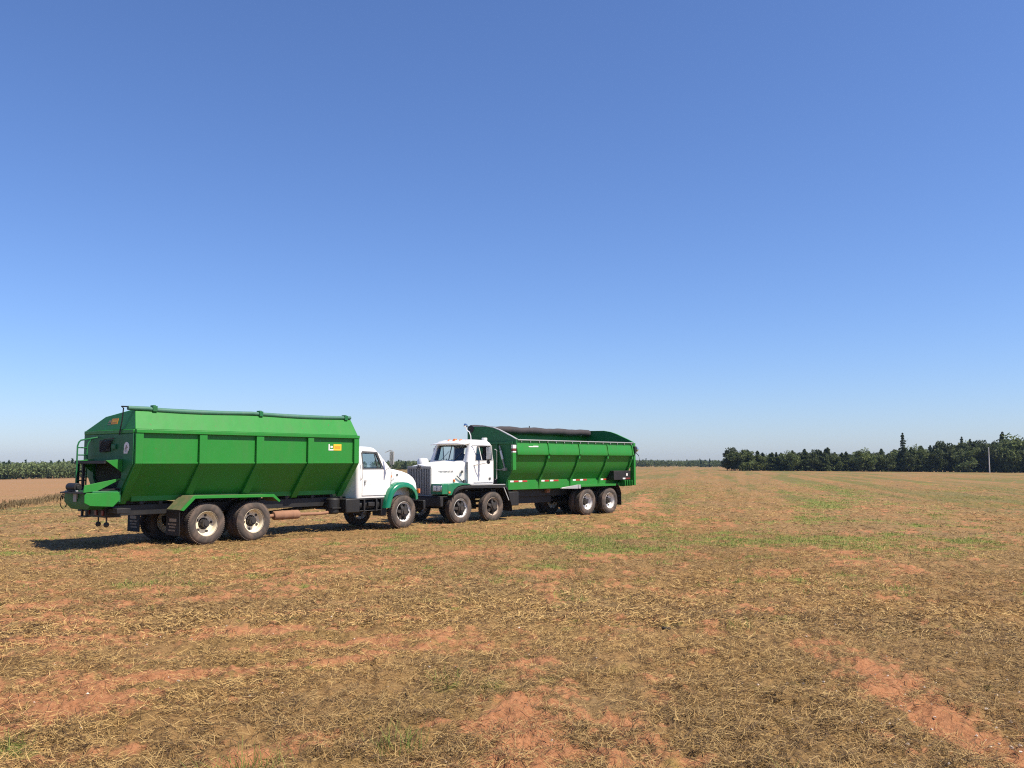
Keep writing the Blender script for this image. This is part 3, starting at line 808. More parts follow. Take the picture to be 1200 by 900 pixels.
for y in (-.42, -.02):
    b = MB(); b.cyl((-2.2, y, 0), .02, .58, .76, 'z', 8); b.lathe([(.005, -.065), (.05, -.045), (.066, 0), (.05, .045), (.005, .065)], (-2.2, y, .58), 16, 'z', False)
    b.build('tow_shackle', M['hub'], T1)
# under-hopper sill and supports
b = MB()
b.box(-1.68, 4.62, -.56, -.48, 1.115, 1.255); b.box(-1.68, 4.62, .48, .56, 1.115, 1.255)
b.build('hopper_sill', M['green'], T1, .01)
b = MB()
for x in (-1.4, -.9, .2, 1.1, 2.0, 2.9, 3.8, 4.5): b.box(x - .05, x + .05, -.54, .54, 1.031, 1.113)
b.build('hopper_mount', M['black'], T1, .006)

# hopper
b = MB(); b.prism([(-1.22, 2.80), (-1.22, 2.03), (-.47, 1.13), (.47, 1.13), (1.22, 2.03), (1.22, 2.80)], -1.98, 4.87, 'x')
hop = b.build('hopper', M['green'], T1, .01)
b = MB()
for s in (-1, 1):
    b.box(-2.0, 4.90, s * 1.262 - .045, s * 1.262 + .045, 2.755, 2.845)
b.box(-2.03, -1.983, -1.21, 1.21, 2.752, 2.846); b.box(4.873, 4.92, -1.21, 1.21, 2.75, 2.83)
b.build('top_rail', M['green'], T1, .012)
posts = [(-2.0, -1.81), (-.33, -.12), (1.34, 1.57), (3.03, 3.23), (4.71, 4.895)]
for (x0, x1) in posts:
    for s in (-1, 1):
        k = MB(); k.box(x0, x1, s * 1.29 if s < 0 else 1.222, -1.222 if s < 0 else 1.29, 2.03, 2.754)
        k.prism([(s * 1.288, 2.03), (s * 1.222, 2.03), (s * .475, 1.135), (s * .475, 1.06), (s * .55, 1.06)], x0 + .003, x1 - .003, 'x')
        k.build('side_post', M['green'], T1, .008)
for s in (-1, 1):
    for i in range(4):
        b = MB(); b.prism([(s * 1.222, 2.03), (s * 1.243, 2.03), (s * 1.243, 2.07), (s * 1.222, 2.07)], posts[i][1] + .002, posts[i + 1][0] - .002, 'x')
        b.build('panel_seam', M['green'], T1, .003)
# roof cover: hipped panels, leaning in at the rear
b = MB()
secs = []
for (x, xt, hw, ht) in ((-2.0, -1.90, 1.24, 3.29), (4.88, 4.78, 1.24, 3.31)):
    secs.append([(x, -hw, 2.848), (xt, -1.02, ht), (xt, -.90, ht + .04), (xt, .42, ht - .10), (x, hw, 2.848)])
b.loft(secs)
b.build('hopper_cover', M['green'], T1, .012)
# rolled tarp along the near top edge, sagging between the straps
b = MB(); pth = []; rad = []
for i in range(41):
    u = i / 40; x = -2.08 + 6.86 * u
    sag = .035 * abs(math.sin(u * math.pi * 2.0)) * (1 if u > .08 else 0)
    pth.append((x, -1.0, 3.352 + .022 * u - sag)); rad.append(.052 + .012 * math.sin(u * math.pi * 2) ** 2)
b.tube(pth, rad, 12)
b.build('rolled_tarp', M['tarp_green'], T1)
for x in (-1.42, 1.62, 4.58):
    k = MB(); k.box(x - .06, x + .06, -1.07, -.925, 3.29, 3.43); k.box(x - .03, x + .03, -1.04, -.87, 3.431, 3.45); k.build('tarp_strap', M['green_shaded'], T1, .02)
b = MB(); b.tube([(-2.06, -.60, 2.72), (-2.03, -.66, 3.1), (-2.03, -.70, 3.36), (-2.12, -.78, 3.395), (-2.06, -.99, 3.385)], .016, 8)
b.build('tarp_crank', M['black'], T1)

# rear wall fittings
b = MB()
b.prism([(-1.215, 2.745), (-1.215, 2.02), (-.47, 1.132), (.47, 1.132), (1.215, 2.02), (1.215, 2.745)], -2.03, -1.983, 'x',
        holes=[[(-.70, 2.06), (.70, 2.06), (.70, 1.70), (.45, 1.40), (-.45, 1.40), (-.70, 1.70)]])
b.build('rear_wall', M['green_shaded'], T1, .006)
b = MB(); b.box(-1.98, -1.976, -.69, .69, 1.41, 2.05); b.build('outlet_shade_sheet', M['flap'], T1)  # dark sheet standing in for the shade inside the outlet cavity
b = MB()
b.prism([(-.50, 2.10), (.78, 2.10), (.78, 2.06), (-.50, 2.06)], -2.46, -2.031, 'x'); b.box(-2.47, -2.43, -.74, .80, 2.03, 2.065)
b.prism([(-.74, 2.10), (-.502, 2.10), (-.502, 2.06), (-.74, 2.06)], -2.46, -2.031, 'x')
b.build('outlet_canopy', M['black'], T1, .004)
for y in (-.745, .745):
    k = MB(); k.prism([(-2.44, 2.105), (-2.032, 2.14), (-2.032, 1.82)], y - .012, y + .012); k.build('canopy_gusset', M['green'], T1, .004)
# control niche with hoses, sticker plates
b = MB(); b.box(-2.06, -2.031, -.16, .38, 2.32, 2.60); b.build('valve_box', M['black'], T1, .01)
b = MB()
for k in range(5):
    z0 = 2.36 + .05 * k
    b.tube([(-2.05, .36 - .02 * k, z0), (-2.11, .20, z0 - .05), (-2.12, .0, z0 - .02 + .02 * k), (-2.06, -.14 - .05 * k, z0 + .08)], .013, 6)
b.build('hydraulic_hose', M['flap'], T1)
b = MB(); b.box(-2.075, -2.031, -.45, -.24, 2.38, 2.50); b.cyl((-.34, 2.52), .03, -2.09, -2.031, 'x', 10) if False else None
b.build('valve_cover', M['green_shaded'], T1, .012)
b = MB(); b.lathe([(.001, -.006), (.125, -.006), (.125, 0), (.001, 0)], (-2.034, -.93, 2.42), 28, 'x'); b.box(-2.040, -2.034, -.98, -.80, 2.27, 2.36)
o = b.build('round_decal', M['sticker_white'], T1)
b = MB(); b.box(-2.044, -2.0405, -.99, -.885, 2.40, 2.43); b.box(-2.044, -2.0405, -.95, -.90, 2.43, 2.47); b.box(-2.044, -2.0405, -.94, -.86, 2.365, 2.395); b.build('decal_print', M['sticker_dim'], o)
# cover badge: faded panel and orange panel on the sloping rear cover
def on_cover(y, z, off):      # rear cover plane leans forward
    return (-2.0 + (z - 2.848) * .10 / .442 - off, y, z)
b = MB()
def badge(bm, y0, y1, z0, z1, off=.006):
    a = [on_cover(y, z, off) for (y, z) in ((y0, z0), (y1, z0), (y1, z1), (y0, z1))]; c = [on_cover(y, z, .0015) for (y, z) in ((y0, z0), (y1, z0), (y1, z1), (y0, z1))]
    bm.loft([c, a])
badge(b, -.31, .00, 2.99, 3.13); bd = b.build('cover_badge', M['sticker_orange'], T1)
b = MB(); badge(b, .004, .17, 3.03, 3.045); badge(b, .004, .17, 2.985, 2.997); badge(b, .03, .13, 3.05, 3.09); b.build('badge_print', M['sticker_dim'], bd)
b = MB(); badge(b, -.27, -.05, 3.05, 3.075, .008); b.build('badge_print', M['yellow'], bd)
# ladder at the far rear corner
b = MB()
for x, y in ((-2.52, .52), (-2.14, .82)):
    b.tube([(x, y, 1.50), (x, y, 2.46), (x + .03, y, 2.55), (x + .07, y - .01, 2.60), (-2.04, y - .04, 2.68)], .020, 8)
for z in (1.62, 1.84, 2.24, 2.42): b.tube([(-2.52, .52, z), (-2.14, .82, z)], .015, 8)
b.build('ladder', M['green_shaded'], T1)
b = MB(); 
for y in (.40, .68): b.box(-2.44, -2.38, y - .03, y + .03, 1.39, 2.058)
b.build('canopy_leg', M['black'], T1, .005)

# spinner deck, chute and guards
b = MB()
for s in (-1,):
    b.prism([(-2.92, 1.36), (-2.90, 1.53), (-2.05, 1.685), (-2.05, 1.655), (-2.62, 1.38)], s * .71 - .012, s * .71 + .012)
b.build('chute_side', M['green'], T1, .004)
b = MB(); b.prism([(-2.90, 1.36), (-2.034, 1.46), (-2.034, 1.43), (-2.90, 1.33)], -.69, .50); b.build('chute_floor', M['black'], T1)
for s in (-1,):
    k = MB(); k.prism([(-2.94, 1.30), (-2.90, 1.35), (-2.12, 1.36), (-2.10, 1.18), (-2.26, 1.02), (-2.80, 1.055), (-2.94, 1.13)], s * .82 - .014, s * .82 + .014)
    k.build('spinner_guard', M['green'], T1, .006)
b = MB()
b.loft([[(-2.74, -.79, 1.39), (-2.74, .62, 1.39), (-2.06, .62, 1.39), (-2.06, -.79, 1.39)], [(-2.74, -.79, 1.12), (-2.74, .62, 1.12), (-2.06, .62, 1.12), (-2.06, -.79, 1.12)], [(-2.66, -.42, .95), (-2.66, .42, .95), (-2.12, .42, .95), (-2.12, -.42, .95)]])
b.build('spinner_deck', M['green_shaded'], T1, .012)
b = MB(); b.cyl((-2.72, 0, 1.475), .095, -.02, .42, 'y', 20); b.cyl((-2.72, 0, 1.475), .05, -.06, .46, 'y', 14); b.box(-2.80, -2.64, .02, .38, 1.385, 1.41)
b.build('spinner_motor', M['black'], T1, .006)
b = MB(); b.box(-2.77, -2.745, -.06, .10, 1.13, 1.33); b.box(-2.79, -2.746, -.10, -.02, 1.20, 1.40); b.build('motor_bracket', M['grey'], T1, .005)
b = MB()
for y in (-.22, .02): b.box(-2.60, -2.55, y - .025, y + .025, .80, .955)
b.box(-2.64, -2.50, -.28, .08, .775, .80); b.build('spinner_shaft_frame', M['black'], T1, .004)
b = MB(); b.lathe([(.005, -.06), (.05, -.06), (.055, .03), (.03, .06), (.005, .062)], (-2.66, .68, 1.33), 16, 'z', False); o = b.build('beacon_lamp', M['orange'], T1)
b = MB(); b.tube([(-2.70 - .02 * math.sin(a), .72 + .13 * math.sin(a) + .02, 1.12 - .17 * math.cos(a)) for a in [2 * math.pi * i / 22 * .92 for i in range(23)]], .011, 6)
b.tube([(-2.70, .63, 1.2), (-2.74, .72, 1.24), (-2.70, .80, 1.18)], .014, 6)
b.build('hose_loop', M['flap'], T1)

# tandem fenders and flaps
for s in (-1, 1):
    k = MB()
    y0, y1 = (s * .62, s * 1.26)
    prof = [(-.80, .885), (-.44, 1.235), (1.93, 1.20), (2.14, 1.02)]
    k.loft([[(x, y0, z), (x, y1, z), (x, y1, z - .012), (x, y0, z - .012)] for (x, z) in prof])
    fe = k.build('tandem_fender', M['green_dusty'], T1, .003)
    k = MB()
    k.prism([(-.80, .89), (-.44, 1.245), (1.93, 1.21), (2.14, 1.03), (2.10, .99), (1.89, 1.135), (-.40, 1.165), (-.71, .87)], s * 1.262, s * 1.285)
    k.build('fender_skirt', M['green'], fe, .004)
    k = MB(); k.prism([(s * .64, .27), (s * 1.25, .27), (s * 1.25, .90), (s * .64, .90)], -.80, -.785, 'x')
    fl = k.build('mud_flap', M['flap'], T1, .003)
    for (za, zb, ya, yb) in ((.60, .68, .80, 1.12), (.52, .56, .74, 1.14), (.45, .49, .80, 1.10), (.37, .41, .76, 1.08)):
        k = MB(); w = .8
        if za > .58: k.box(-.806, -.802, min(s * ya, s * yb), max(s * ya, s * yb), za, zb)
        else:
            n = 6
            for i in range(n):
                u0 = ya + (yb - ya) * i / n; u1 = u0 + (yb - ya) / n * .72
                k.box(-.806, -.802, min(s * u0, s * u1), max(s * u0, s * u1), za, zb)
        k.build('flap_print', M['sticker_dim'], fl)
for s in (-1, 1):
    for i, x in enumerate((0, 1.39)):
        add_wheel(T1, x, s * 1.20, .52, 'dual', s, 'cream', .5 + i * 1.9)
        add_wheel(T1, x, s * .88, .52, 'inner', s, 'cream', 1.2 * i)
    add_wheel(T1, 6.89, s * 1.16, .52, 'spoke', s, 'rim_white', .3)
# exhaust, tanks, boxes
b = MB(); b.lathe([(.03, 0), (.10, .02), (.125, .06), (.125, .30), (.132, .31), (.132, .34), (.125, .35), (.125, .62), (.132, .63), (.132, .66), (.125, .67), (.125, .84), (.10, .88), (.03, .90)], (2.26, -.78, .60), 24, 'x', False)
o = b.build('muffler', M['rust'], T1)
b = MB(); b.tube([(3.14, -.78, .60), (3.9, -.74, .58), (4.7, -.62, .62), (5.4, -.55, .7)], .045, 12); b.tube([(2.27, -.78, .6), (1.95, -.8, .58), (1.82, -.86, .52)], .05, 12); b.build('exhaust_pipe', M['rust'], o)
b = MB(); b.lathe([(.01, 0), (.16, .01), (.20, .05), (.20, .43), (.16, .47), (.01, .48)], (4.45, -.66, .54), 24, 'z', False); b.box(4.27, 4.63, -.88, -.46, .70, .74); b.box(4.3, 4.6, -.62, -.46, .80, .98)
b.build('air_tank', M['black'], T1, .004)
b = MB(); b.box(4.62, 5.16, -1.06, -.50, .57, .985); b.build('battery_box', M['black'], T1, .03)
b = MB()
b.box(5.18, 6.05, -1.04, -.52, .60, .62); b.box(5.18, 6.05, -1.04, -.52, .94, .96); b.cyl((0, -.78, .78), .2, 5.2, 6.0, 'x', 24) if False else None
b.lathe([(.01, 0), (.17, .0), (.18, .02), (.18, .80), (.17, .82), (.01, .82)], (5.2, -.80, .78), 28, 'x', False)
for x in (5.35, 5.84): b.box(x - .03, x + .03, -1.05, -.55, .58, .965)
b.box(5.5, 5.75, -1.055, -.98, .74, .86)
b.build('fuel_tank', M['black'], T1, .008)
b = MB(); b.box(5.15, 6.05, .52, 1.04, .60, .96); b.box(6.06, 6.30, -1.0, -.6, .42, .95); b.build('step_bracket', M['black'], T1, .02)

# cab shell with window openings
def cab_outer(lv, n=5):
    return MB().loft([rrect(x0, x1, hw, r, z, n) for (z, x0, x1, hw, r) in lv])
lv = [(.985, 5.10, 6.45, .985, .09), (1.10, 5.085, 6.48, 1.0, .10), (1.84, 5.09, 6.52, 1.0, .11), (2.34, 5.13, 6.10, .90, .14), (2.44, 5.16, 6.02, .86, .17), (2.50, 5.21, 5.97, .80, .19), (2.535, 5.32, 5.86, .66, .2), (2.545, 5.45, 5.75, .5, .12)]
inn = [(1.04, 5.15, 6.40, .94, .06), (1.84, 5.14, 6.46, .955, .08), (2.34, 5.18, 6.05, .855, .10), (2.43, 5.22, 5.98, .81, .12), (2.47, 5.30, 5.90, .70, .1)]
side_win = [(5.34, 1.88), (6.10, 1.88), (6.10, 1.93), (5.93, 2.33), (5.40, 2.35), (5.35, 2.31)]
cut = [cab_outer(inn), MB().prism(side_win, -1.3, 1.3),
       MB().prism([(-.80, 1.90), (.80, 1.90), (.72, 2.32), (-.72, 2.32)], 6.0, 6.8, 'x'), MB().prism([(-.62, 1.95), (.62, 1.95), (.60, 2.32), (-.60, 2.32)], 4.9, 5.3, 'x')]
cab1 = carve('cab', cab_outer(lv), cut, M['white'], T1)
lin = [(1.05, 5.16, 6.39, .93, .06), (1.84, 5.15, 6.45, .945, .08), (2.34, 5.19, 6.04, .845, .10), (2.42, 5.23, 5.97, .80, .12), (2.46, 5.31, 5.89, .69, .1)]
li2 = [(1.00, 5.19, 6.36, .90, .05), (1.84, 5.18, 6.60, .915, .07), (2.33, 5.22, 6.20, .815, .09), (2.39, 5.26, 6.0, .77, .11), (2.43, 5.34, 5.86, .66, .1)]
carve('cab_lining', cab_outer(lin), [cab_outer(li2)] + [MB().prism(side_win, -1.3, 1.3), MB().prism([(-.62, 1.95), (.62, 1.95), (.60, 2.32), (-.60, 2.32)], 4.9, 5.3, 'x')], M['interior'], cab1)
def lean1(z): return 1.0 - max(0, z - 1.84) * .2
for s in (-1, 1):
    k = MB(); k.prism(side_win, -.006, .006); k.warp(lambda x, y, z: (x, s * (lean1(z) - .03) + y, z)); k.build('side_window', M['glass'], cab1)
    k = MB(); k.prism([(5.30, 1.845), (6.16, 1.845), (5.96, 2.385), (5.37, 2.40), (5.31, 2.34)], -.008, .010, 'y', holes=[side_win])
    k.warp(lambda x, y, z: (x, s * (lean1(z) + y), z)); k.build('window_seal', M['print'], cab1)
    k = MB(); k.prism([(5.92, 1.885), (5.945, 1.885), (5.86, 2.33), (5.84, 2.33)], -.014, .014); k.warp(lambda x, y, z: (x, s * (lean1(z) - .02) + y, z)); k.build('vent_divider', M['print'], cab1)
    k = MB(); k.prism([(5.28, 1.06), (6.24, 1.06), (6.24, 1.835), (5.28, 1.835)], .002, .014); k.warp(lambda x, y, z: (x, s * (.999 + y), z))
    dr = k.build('door', M['white'], T1, .006)
    k = MB(); k.box(5.35, 5.43, -.03, .012, 1.46, 1.52); k.box(5.36, 5.385, .0, .03, 1.38, 1.48); k.warp(lambda x, y, z: (x, s * (1.016 + y), z)); k.build('door_handle', M['grey'], dr)
    k = MB(); k.tube([(5.24, s * 1.0, 1.55), (5.24, s * 1.05, 1.58), (5.24, s * 1.05, 1.98), (5.24, s * .99, 2.02)], .012, 8); k.build('grab_rail', M['steel'], T1)
    # mirror on its bracket
    k = MB(); k.tube([(6.20, s * 1.0, 2.36), (6.24, s * 1.2, 2.43), (6.24, s * 1.26, 2.43), (6.24, s * 1.26, 1.92), (6.26, s * 1.0, 1.84)], .012, 8)
    k.box(6.225, 6.262, s * 1.26 - .085, s * 1.26 + .085, 1.99, 2.39)
    k.build('mirror', M['steel'], T1, .008)
k = MB(); k.loft([[(6.505, -.79, 1.905), (6.505, .79, 1.905), (6.135, .71, 2.315), (6.135, -.71, 2.315)], [(6.495, -.79, 1.90), (6.495, .79, 1.90), (6.125, .71, 2.31), (6.125, -.71, 2.31)]])
k.build('windshield', M['glass'], cab1)
k = MB(); k.box(5.105, 5.113, -.60, .60, 1.96, 2.31); k.build('rear_window', M['glass'], cab1)
b = MB()
for y in (-.45, .45):
    b.box(5.25, 5.70, y - .24, y + .24, 1.30, 1.44); b.prism([(5.22, 1.44), (5.36, 1.44), (5.28, 2.04), (5.20, 2.04)], y - .23, y + .23)
b.build('seat', M['interior'], T1, .05)
b = MB(); b.lathe([(.20, -.012), (.215, 0), (.20, .012), (.188, 0)], (0, 0, 0), 24, 'z'); b.cyl((0, 0), .015, -.25, .0, 'z', 8) if False else None
b.bar((-.19, 0, 0), (.19, 0, 0), .03, .015)
o = b.build('steering_wheel', M['interior'], T1); o.location = (5.95, .45, 1.78); o.rotation_euler = (0, R(-55), 0)
b = MB(); b.prism([(6.10, 1.45), (6.44, 1.45), (6.46, 1.86), (6.22, 1.84), (6.10, 1.72)], -.93, .93); b.build('dashboard', M['interior'], T1, .03)

# hood
def hood_sec(x, hw, top, low, r, crown=.04):
    pts = [(x, -hw, low), (x, -hw - .01, (low + top) * .5)]
    for k in range(7):
        a = R(180 - 90 * k / 6); pts.append((x, -hw + r + r * math.cos(a), top - r + r * math.sin(a) - 0))
    m = len(pts)
    pts.append((x, 0, top + crown))
    for p in reversed(pts[:m]): pts.append((p[0], -p[1], p[2]))
    return pts
b = MB()
b.loft([hood_sec(6.50, .95, 1.855, .99, .12), hood_sec(6.75, .90, 1.845, .99, .15), hood_sec(7.2, .82, 1.775, .99, .16), hood_sec(7.55, .76, 1.69, .99, .17), hood_sec(7.74, .73, 1.60, .98, .18, .03), hood_sec(7.83, .71, 1.50, .98, .16, .02), hood_sec(7.87, .69, 1.38, .98, .12, .01)])
hd = b.build('hood', M['white'], T1, 0, 50)
b = MB(); b.box(7.872, 7.90, -.50, .50, 1.02, 1.32)
b.build('grille', M['black'], hd)
for s in (-1, 1):
    arch = [(6.10, .66), (6.15, .86), (6.22, 1.06), (6.32, 1.23), (6.46, 1.35), (6.64, 1.425), (6.86, 1.45), (7.08, 1.43), (7.28, 1.35), (7.42, 1.22), (7.50, 1.07), (7.52, .92)]
    c0 = (6.86, .74)
    secs = []
    for (x, z) in arch:
        d = Vector((c0[0] - x, c0[1] - z)); d.normalize()
        def P(y, o): return (x + d.x * o, s * y, z + d.y * o)
        secs.append([P(.74, -.02), P(1.02, .0), P(1.13, .012), P(1.18, .045), P(1.20, .10), P(1.195, .165), P(1.175, .165), P(1.17, .105), P(1.15, .07), P(1.10, .045), P(1.0, .03), P(.74, .015)])
    k = MB(); k.loft(secs); fw = k.build('front_fender', M['teal'], T1, 0, 60)
    k = MB(); k.box(7.48, 7.55, min(s * 1.10, s * 1.2), max(s * 1.10, s * 1.2), 1.08, 1.22); k.build('turn_signal', M['orange'], T1, .015)
    k = MB(); k.box(6.40, 6.52, s * .965 - .015, s * .965 + .015, 1.59, 1.655); k.build('side_marker', M['orange'], T1, .006)
    k = MB(); k.box(6.78, 6.85, s * .905 - .01, s * .905 + .012, 1.64, 1.69); k.build('side_emblem', M['print'], T1, .004)
    k = MB(); k.bar((6.45, s * .962, 1.44), (6.66, s * .93, 1.56), .012, .025); k.build('script_emblem', M['grey'], T1)
    # headlamp
    k = MB(); k.box(7.86, 7.895, s * .60 - .09, s * .60 + .09, 1.06, 1.22); k.build('headlight', M['chrome'], T1, .015)
for s in (-1, 1):
    k = MB(); k.bar((6.505, s * .962, 1.10), (6.505, s * .962, 1.80), .010, .012); k.build('cowl_seam', M['grey'], T1)
b = MB(); b.box(7.90, 8.0, -1.0, 1.0, .55, .84); b.build('bumper', M['black'], T1, .02)
b = MB()
for (y0, y1) in ((-1.0, -.75), (.75, 1.0)): b.prism([(6.12, .60), (6.30, .60), (6.44, 1.0), (6.60, 1.30), (6.12, .99)], y0 * .76, y1 * .76)
b.build('wheel_well', M['black'], T1)
# side badge
b = MB(); b.box(3.98, 4.27, -1.2245, -1.221, 2.40, 2.58); bd = b.build('side_badge', M['yellow'], T1)
b = MB(); b.box(4.02, 4.23, -1.2275, -1.2246, 2.45, 2.53); b.build('badge_print', M['sticker_orange'], bd)
b = MB(); b.box(3.80, 3.977, -1.2245, -1.221, 2.40, 2.44); b.box(3.80, 3.84, -1.2245, -1.221, 2.44, 2.58); b.box(3.87, 3.95, -1.2245, -1.221, 2.475, 2.53); b.build('badge_print', M['sticker_white'], bd)

# ------------------------------------------------------------------ twin-steer truck with the open body (front towards the camera, left side seen)
T2 = empty('dump_spreader_truck', (-2.562, 30.818, -.462), R(-133))
tag(T2, 'spreader truck with open green hopper and black rolled tarp, white cab and grille facing left', 'truck')
b = MB()
for s in (-1, 1): b.box(-9.7, .70, s * .43 - .045, s * .43 + .045, .78, 1.05)
for x in (-9.6, -8.3, -6.9, -5.2, -3.6, -1.0, .5): b.box(x - .05, x + .05, -.385, .385, .80, 1.03)
axle_set(b, 0, 1.0, .055, False); axle_set(b, -1.56, 1.0, .055, False); axle_set(b, -6.84, 1.0); axle_set(b, -8.30, 1.0)
b.tube([(-2.2, 0, .80), (-5.0, 0, .66), (-6.7, 0, .56)], .06, 10)
for s in (-1, 1):
    b.bar((-8.55, s * .50, .60), (-6.6, s * .50, .60), .09, .12); b.prism([(-7.8, .62), (-7.3, .62), (-7.42, .80), (-7.68, .80)], s * .47, s * .55)
    b.bar((-.6, s * .46, .72), (.6, s * .46, .68), .08, .07); b.bar((-2.2, s * .46, .72), (-1.0, s * .46, .68), .08, .07)
b.box(-5.6, -3.2, -.36, .36, .52, .775)
b.build('chassis', M['black'], T2, .008)
b = MB(); b.cyl((0, .70, .66), .20, -4.9, -3.3, 'x', 24) if False else None
b.lathe([(.01, 0), (.16, 0), (.18, .03), (.18, 1.1), (.16, 1.13), (.01, 1.13)], (-4.6, -.70, .72), 24, 'x', False); b.build('air_tank', M['black'], T2)
for s in (-1, 1):
    add_wheel(T2, 0, s * 1.16, .52, 'spoke', s, 'rim_white', .2); add_wheel(T2, -1.56, s * 1.16, .52, 'spoke', s, 'rim_brown', .6, 'second front wheel with a brown dusty rim' if s > 0 else None)
    for i, x in enumerate((-6.84, -8.30)):
        add_wheel(T2, x, s * 1.20, .52, 'dual', s, 'rim_white', .4 + i * 1.3); add_wheel(T2, x, s * .88, .52, 'inner', s, 'rim_white', i)

# open hopper: a V-trough between two bulkheads; the far side stands higher and carries the rolled tarp
yn = 1.24
trough = [(yn, 2.84), (yn, 2.34), (1.20, 2.26), (1.11, 1.95), (.95, 1.66), (.765, 1.40), (.755, 1.10), (-.755, 1.10), (-.765, 1.40), (-.95, 1.66), (-1.11, 1.95), (-1.20, 2.26), (-yn, 2.34), (-yn, 3.20),
          (-1.20, 3.20), (-1.20, 2.30), (-1.06, 1.95), (-.87, 1.60), (-.60, 1.28), (.60, 1.28), (.87, 1.60), (1.06, 1.95), (1.16, 2.30), (1.20, 2.84)]
b = MB(); b.prism(trough, -9.80, -2.68, 'x'); hop2 = b.build('hopper', M['green'], T2, 0, 25)
arch_top = [(-1.25, 3.40), (-.25, 3.385), (.10, 3.33), (.40, 3.24), (.70, 3.12), (1.0, 3.0), (1.27, 2.88)]
wall_out = arch_top + [(1.27, 2.30), (1.14, 1.95), (.98, 1.66), (.79, 1.40), (.78, 1.05), (-.78, 1.05), (-.79, 1.40), (-.98, 1.66), (-1.14, 1.95), (-1.25, 2.30)]
b = MB(); b.prism(wall_out, -2.677, -2.62, 'x'); fw = b.build('front_bulkhead', M['green_shaded'], T2, .006)
b = MB()
for i in range(len(arch_top) - 1):
    (ya, za), (yb, zb) = arch_top[i], arch_top[i + 1]
    b.bar((-2.65, ya, za + .012), (-2.65, yb, zb + .012), .10, .022)
b.build('bulkhead_edge', M['steel'], fw)
b = MB(); b.prism(wall_out, -9.86, -9.803, 'x'); rw = b.build('rear_bulkhead', M['green_shaded'], T2, .006)
b = MB()
for i in range(len(arch_top) - 1):
    (ya, za), (yb, zb) = arch_top[i], arch_top[i + 1]
    b.bar((-9.83, ya, za + .012), (-9.83, yb, zb + .012), .08, .02)
b.build('bulkhead_edge', M['green'], rw)
# near and far side band, rail, gussets
for s in (1, -1):
    k = MB(); k.prism([(s * 1.242, 2.72), (s * 1.252, 2.74), (s * 1.31, 2.50), (s * 1.325, 2.36), (s * 1.315, 2.325), (s * 1.242, 2.325)], -9.78, -2.64, 'x'); k.build('side_band', M['green'], T2, .006, 25)
    k = MB(); zt = 2.85 if s > 0 else 3.21
    k.box(-9.80, -2.68, min(s * 1.225, s * 1.30), max(s * 1.225, s * 1.30), zt, zt + .035)
    for i in range(15):
        x = -2.9 - i * .485; k.box(x - .012, x + .012, min(s * 1.243, s * 1.285), max(s * 1.243, s * 1.285), zt - .07, zt - .001)
    k.build('top_rail', M['steel'], T2, .004)
    for x in (-4.39, -6.22, -8.05, -9.74):
        k = MB(); k.prism([(s * 1.245, 2.775), (s * 1.29, 2.76), (s * 1.355, 2.37), (s * 1.325, 2.33), (s * 1.245, 2.33)], x - .035, x + .035, 'x')
        k.box(x - .04, x + .04, min(s * 1.22, s * 1.30), max(s * 1.22, s * 1.30), 2.20, 2.322)
        k.prism([(s * 1.205, 2.30), (s * 1.255, 2.26), (s * 1.165, 1.93), (s * 1.0, 1.635), (s * .845, 1.40), (s * .805, 1.09), (s * .801, 1.09), (s * .77, 1.42), (s * .955, 1.655), (s * 1.115, 1.945)], x - .045, x + .045, 'x')
        k.build('side_gusset', M['green'], T2, .004)
    k = MB()
    k.box(-8.75, -2.70, min(s * .758, s * .80), max(s * .758, s * .80), 1.06, 1.405)
    sill = k.build('hopper_sill', M['green'], T2, .008)
    for (x0, x1, c) in ((-2.80, -2.98, 'w'), (-2.99, -3.24, 'r'), (-3.26, -3.45, 'w'), (-3.46, -3.72, 'r'), (-4.52, -4.70, 'w'), (-4.71, -4.96, 'r'), (-5.02, -5.22, 'w'), (-5.23, -5.52, 'r'), (-6.40, -6.58, 'w'), (-6.59, -6.82, 'r'), (-6.86, -7.04, 'w'), (-7.05, -7.28, 'r'), (-8.2, -8.36, 'w'), (-8.37, -8.7, 'r')):
        k = MB(); k.box(x1, x0, min(s * .801, s * .806), max(s * .801, s * .806), 1.335, 1.395); k.build('reflector_tape', M['sticker_white' if c == 'w' else 'tape_red'], sill)
# corner posts
b = MB(); b.box(-2.62, -2.44, 1.17, 1.27, 1.78, 2.40); b.build('corner_post', M['green'], T2, .01)
b = MB(); b.box(-2.616, -2.45, 1.18, 1.275, 2.55, 2.68); b.box(-2.616, -2.45, 1.19, 1.272, 2.405, 2.46); b.build('marker_plate', M['sticker_white'], T2, .01)
b = MB(); b.box(-2.617, -2.45, 1.18, 1.274, 2.465, 2.545); b.build('marker_lens', M['red'], T2, .006)
b = MB(); b.box(-9.99, -9.865, 1.08, 1.28, 1.10, 2.86); b.box(-9.985, -9.87, -1.28, 1.079, 2.55, 2.68); b.box(-9.99, -9.865, -1.28, -1.08, 1.10, 2.545); b.box(-10.02, -9.865, .3, 1.05, 1.08, 1.5); b.box(-9.86, -9.1, .70, 1.0, 1.08, 1.22)
for i in range(4): b.box(-9.8 + i * .16, -9.76 + i * .16, 1.0, 1.24, 1.08, 1.32)
b.build('rear_frame', M['green'], T2, .01)
b = MB(); b.box(-9.92, -9.80, 1.285, 1.38, 2.42, 2.72); b.build('lamp_bracket', M['black'], T2, .01)
b = MB(); b.lathe([(.01, 0), (.09, .01), (.11, .05), (.10, .10), (.01, .12)], (-10.02, 1.33, 2.60), 18, 'x', False); b.build('work_lamp', M['chrome'], T2)
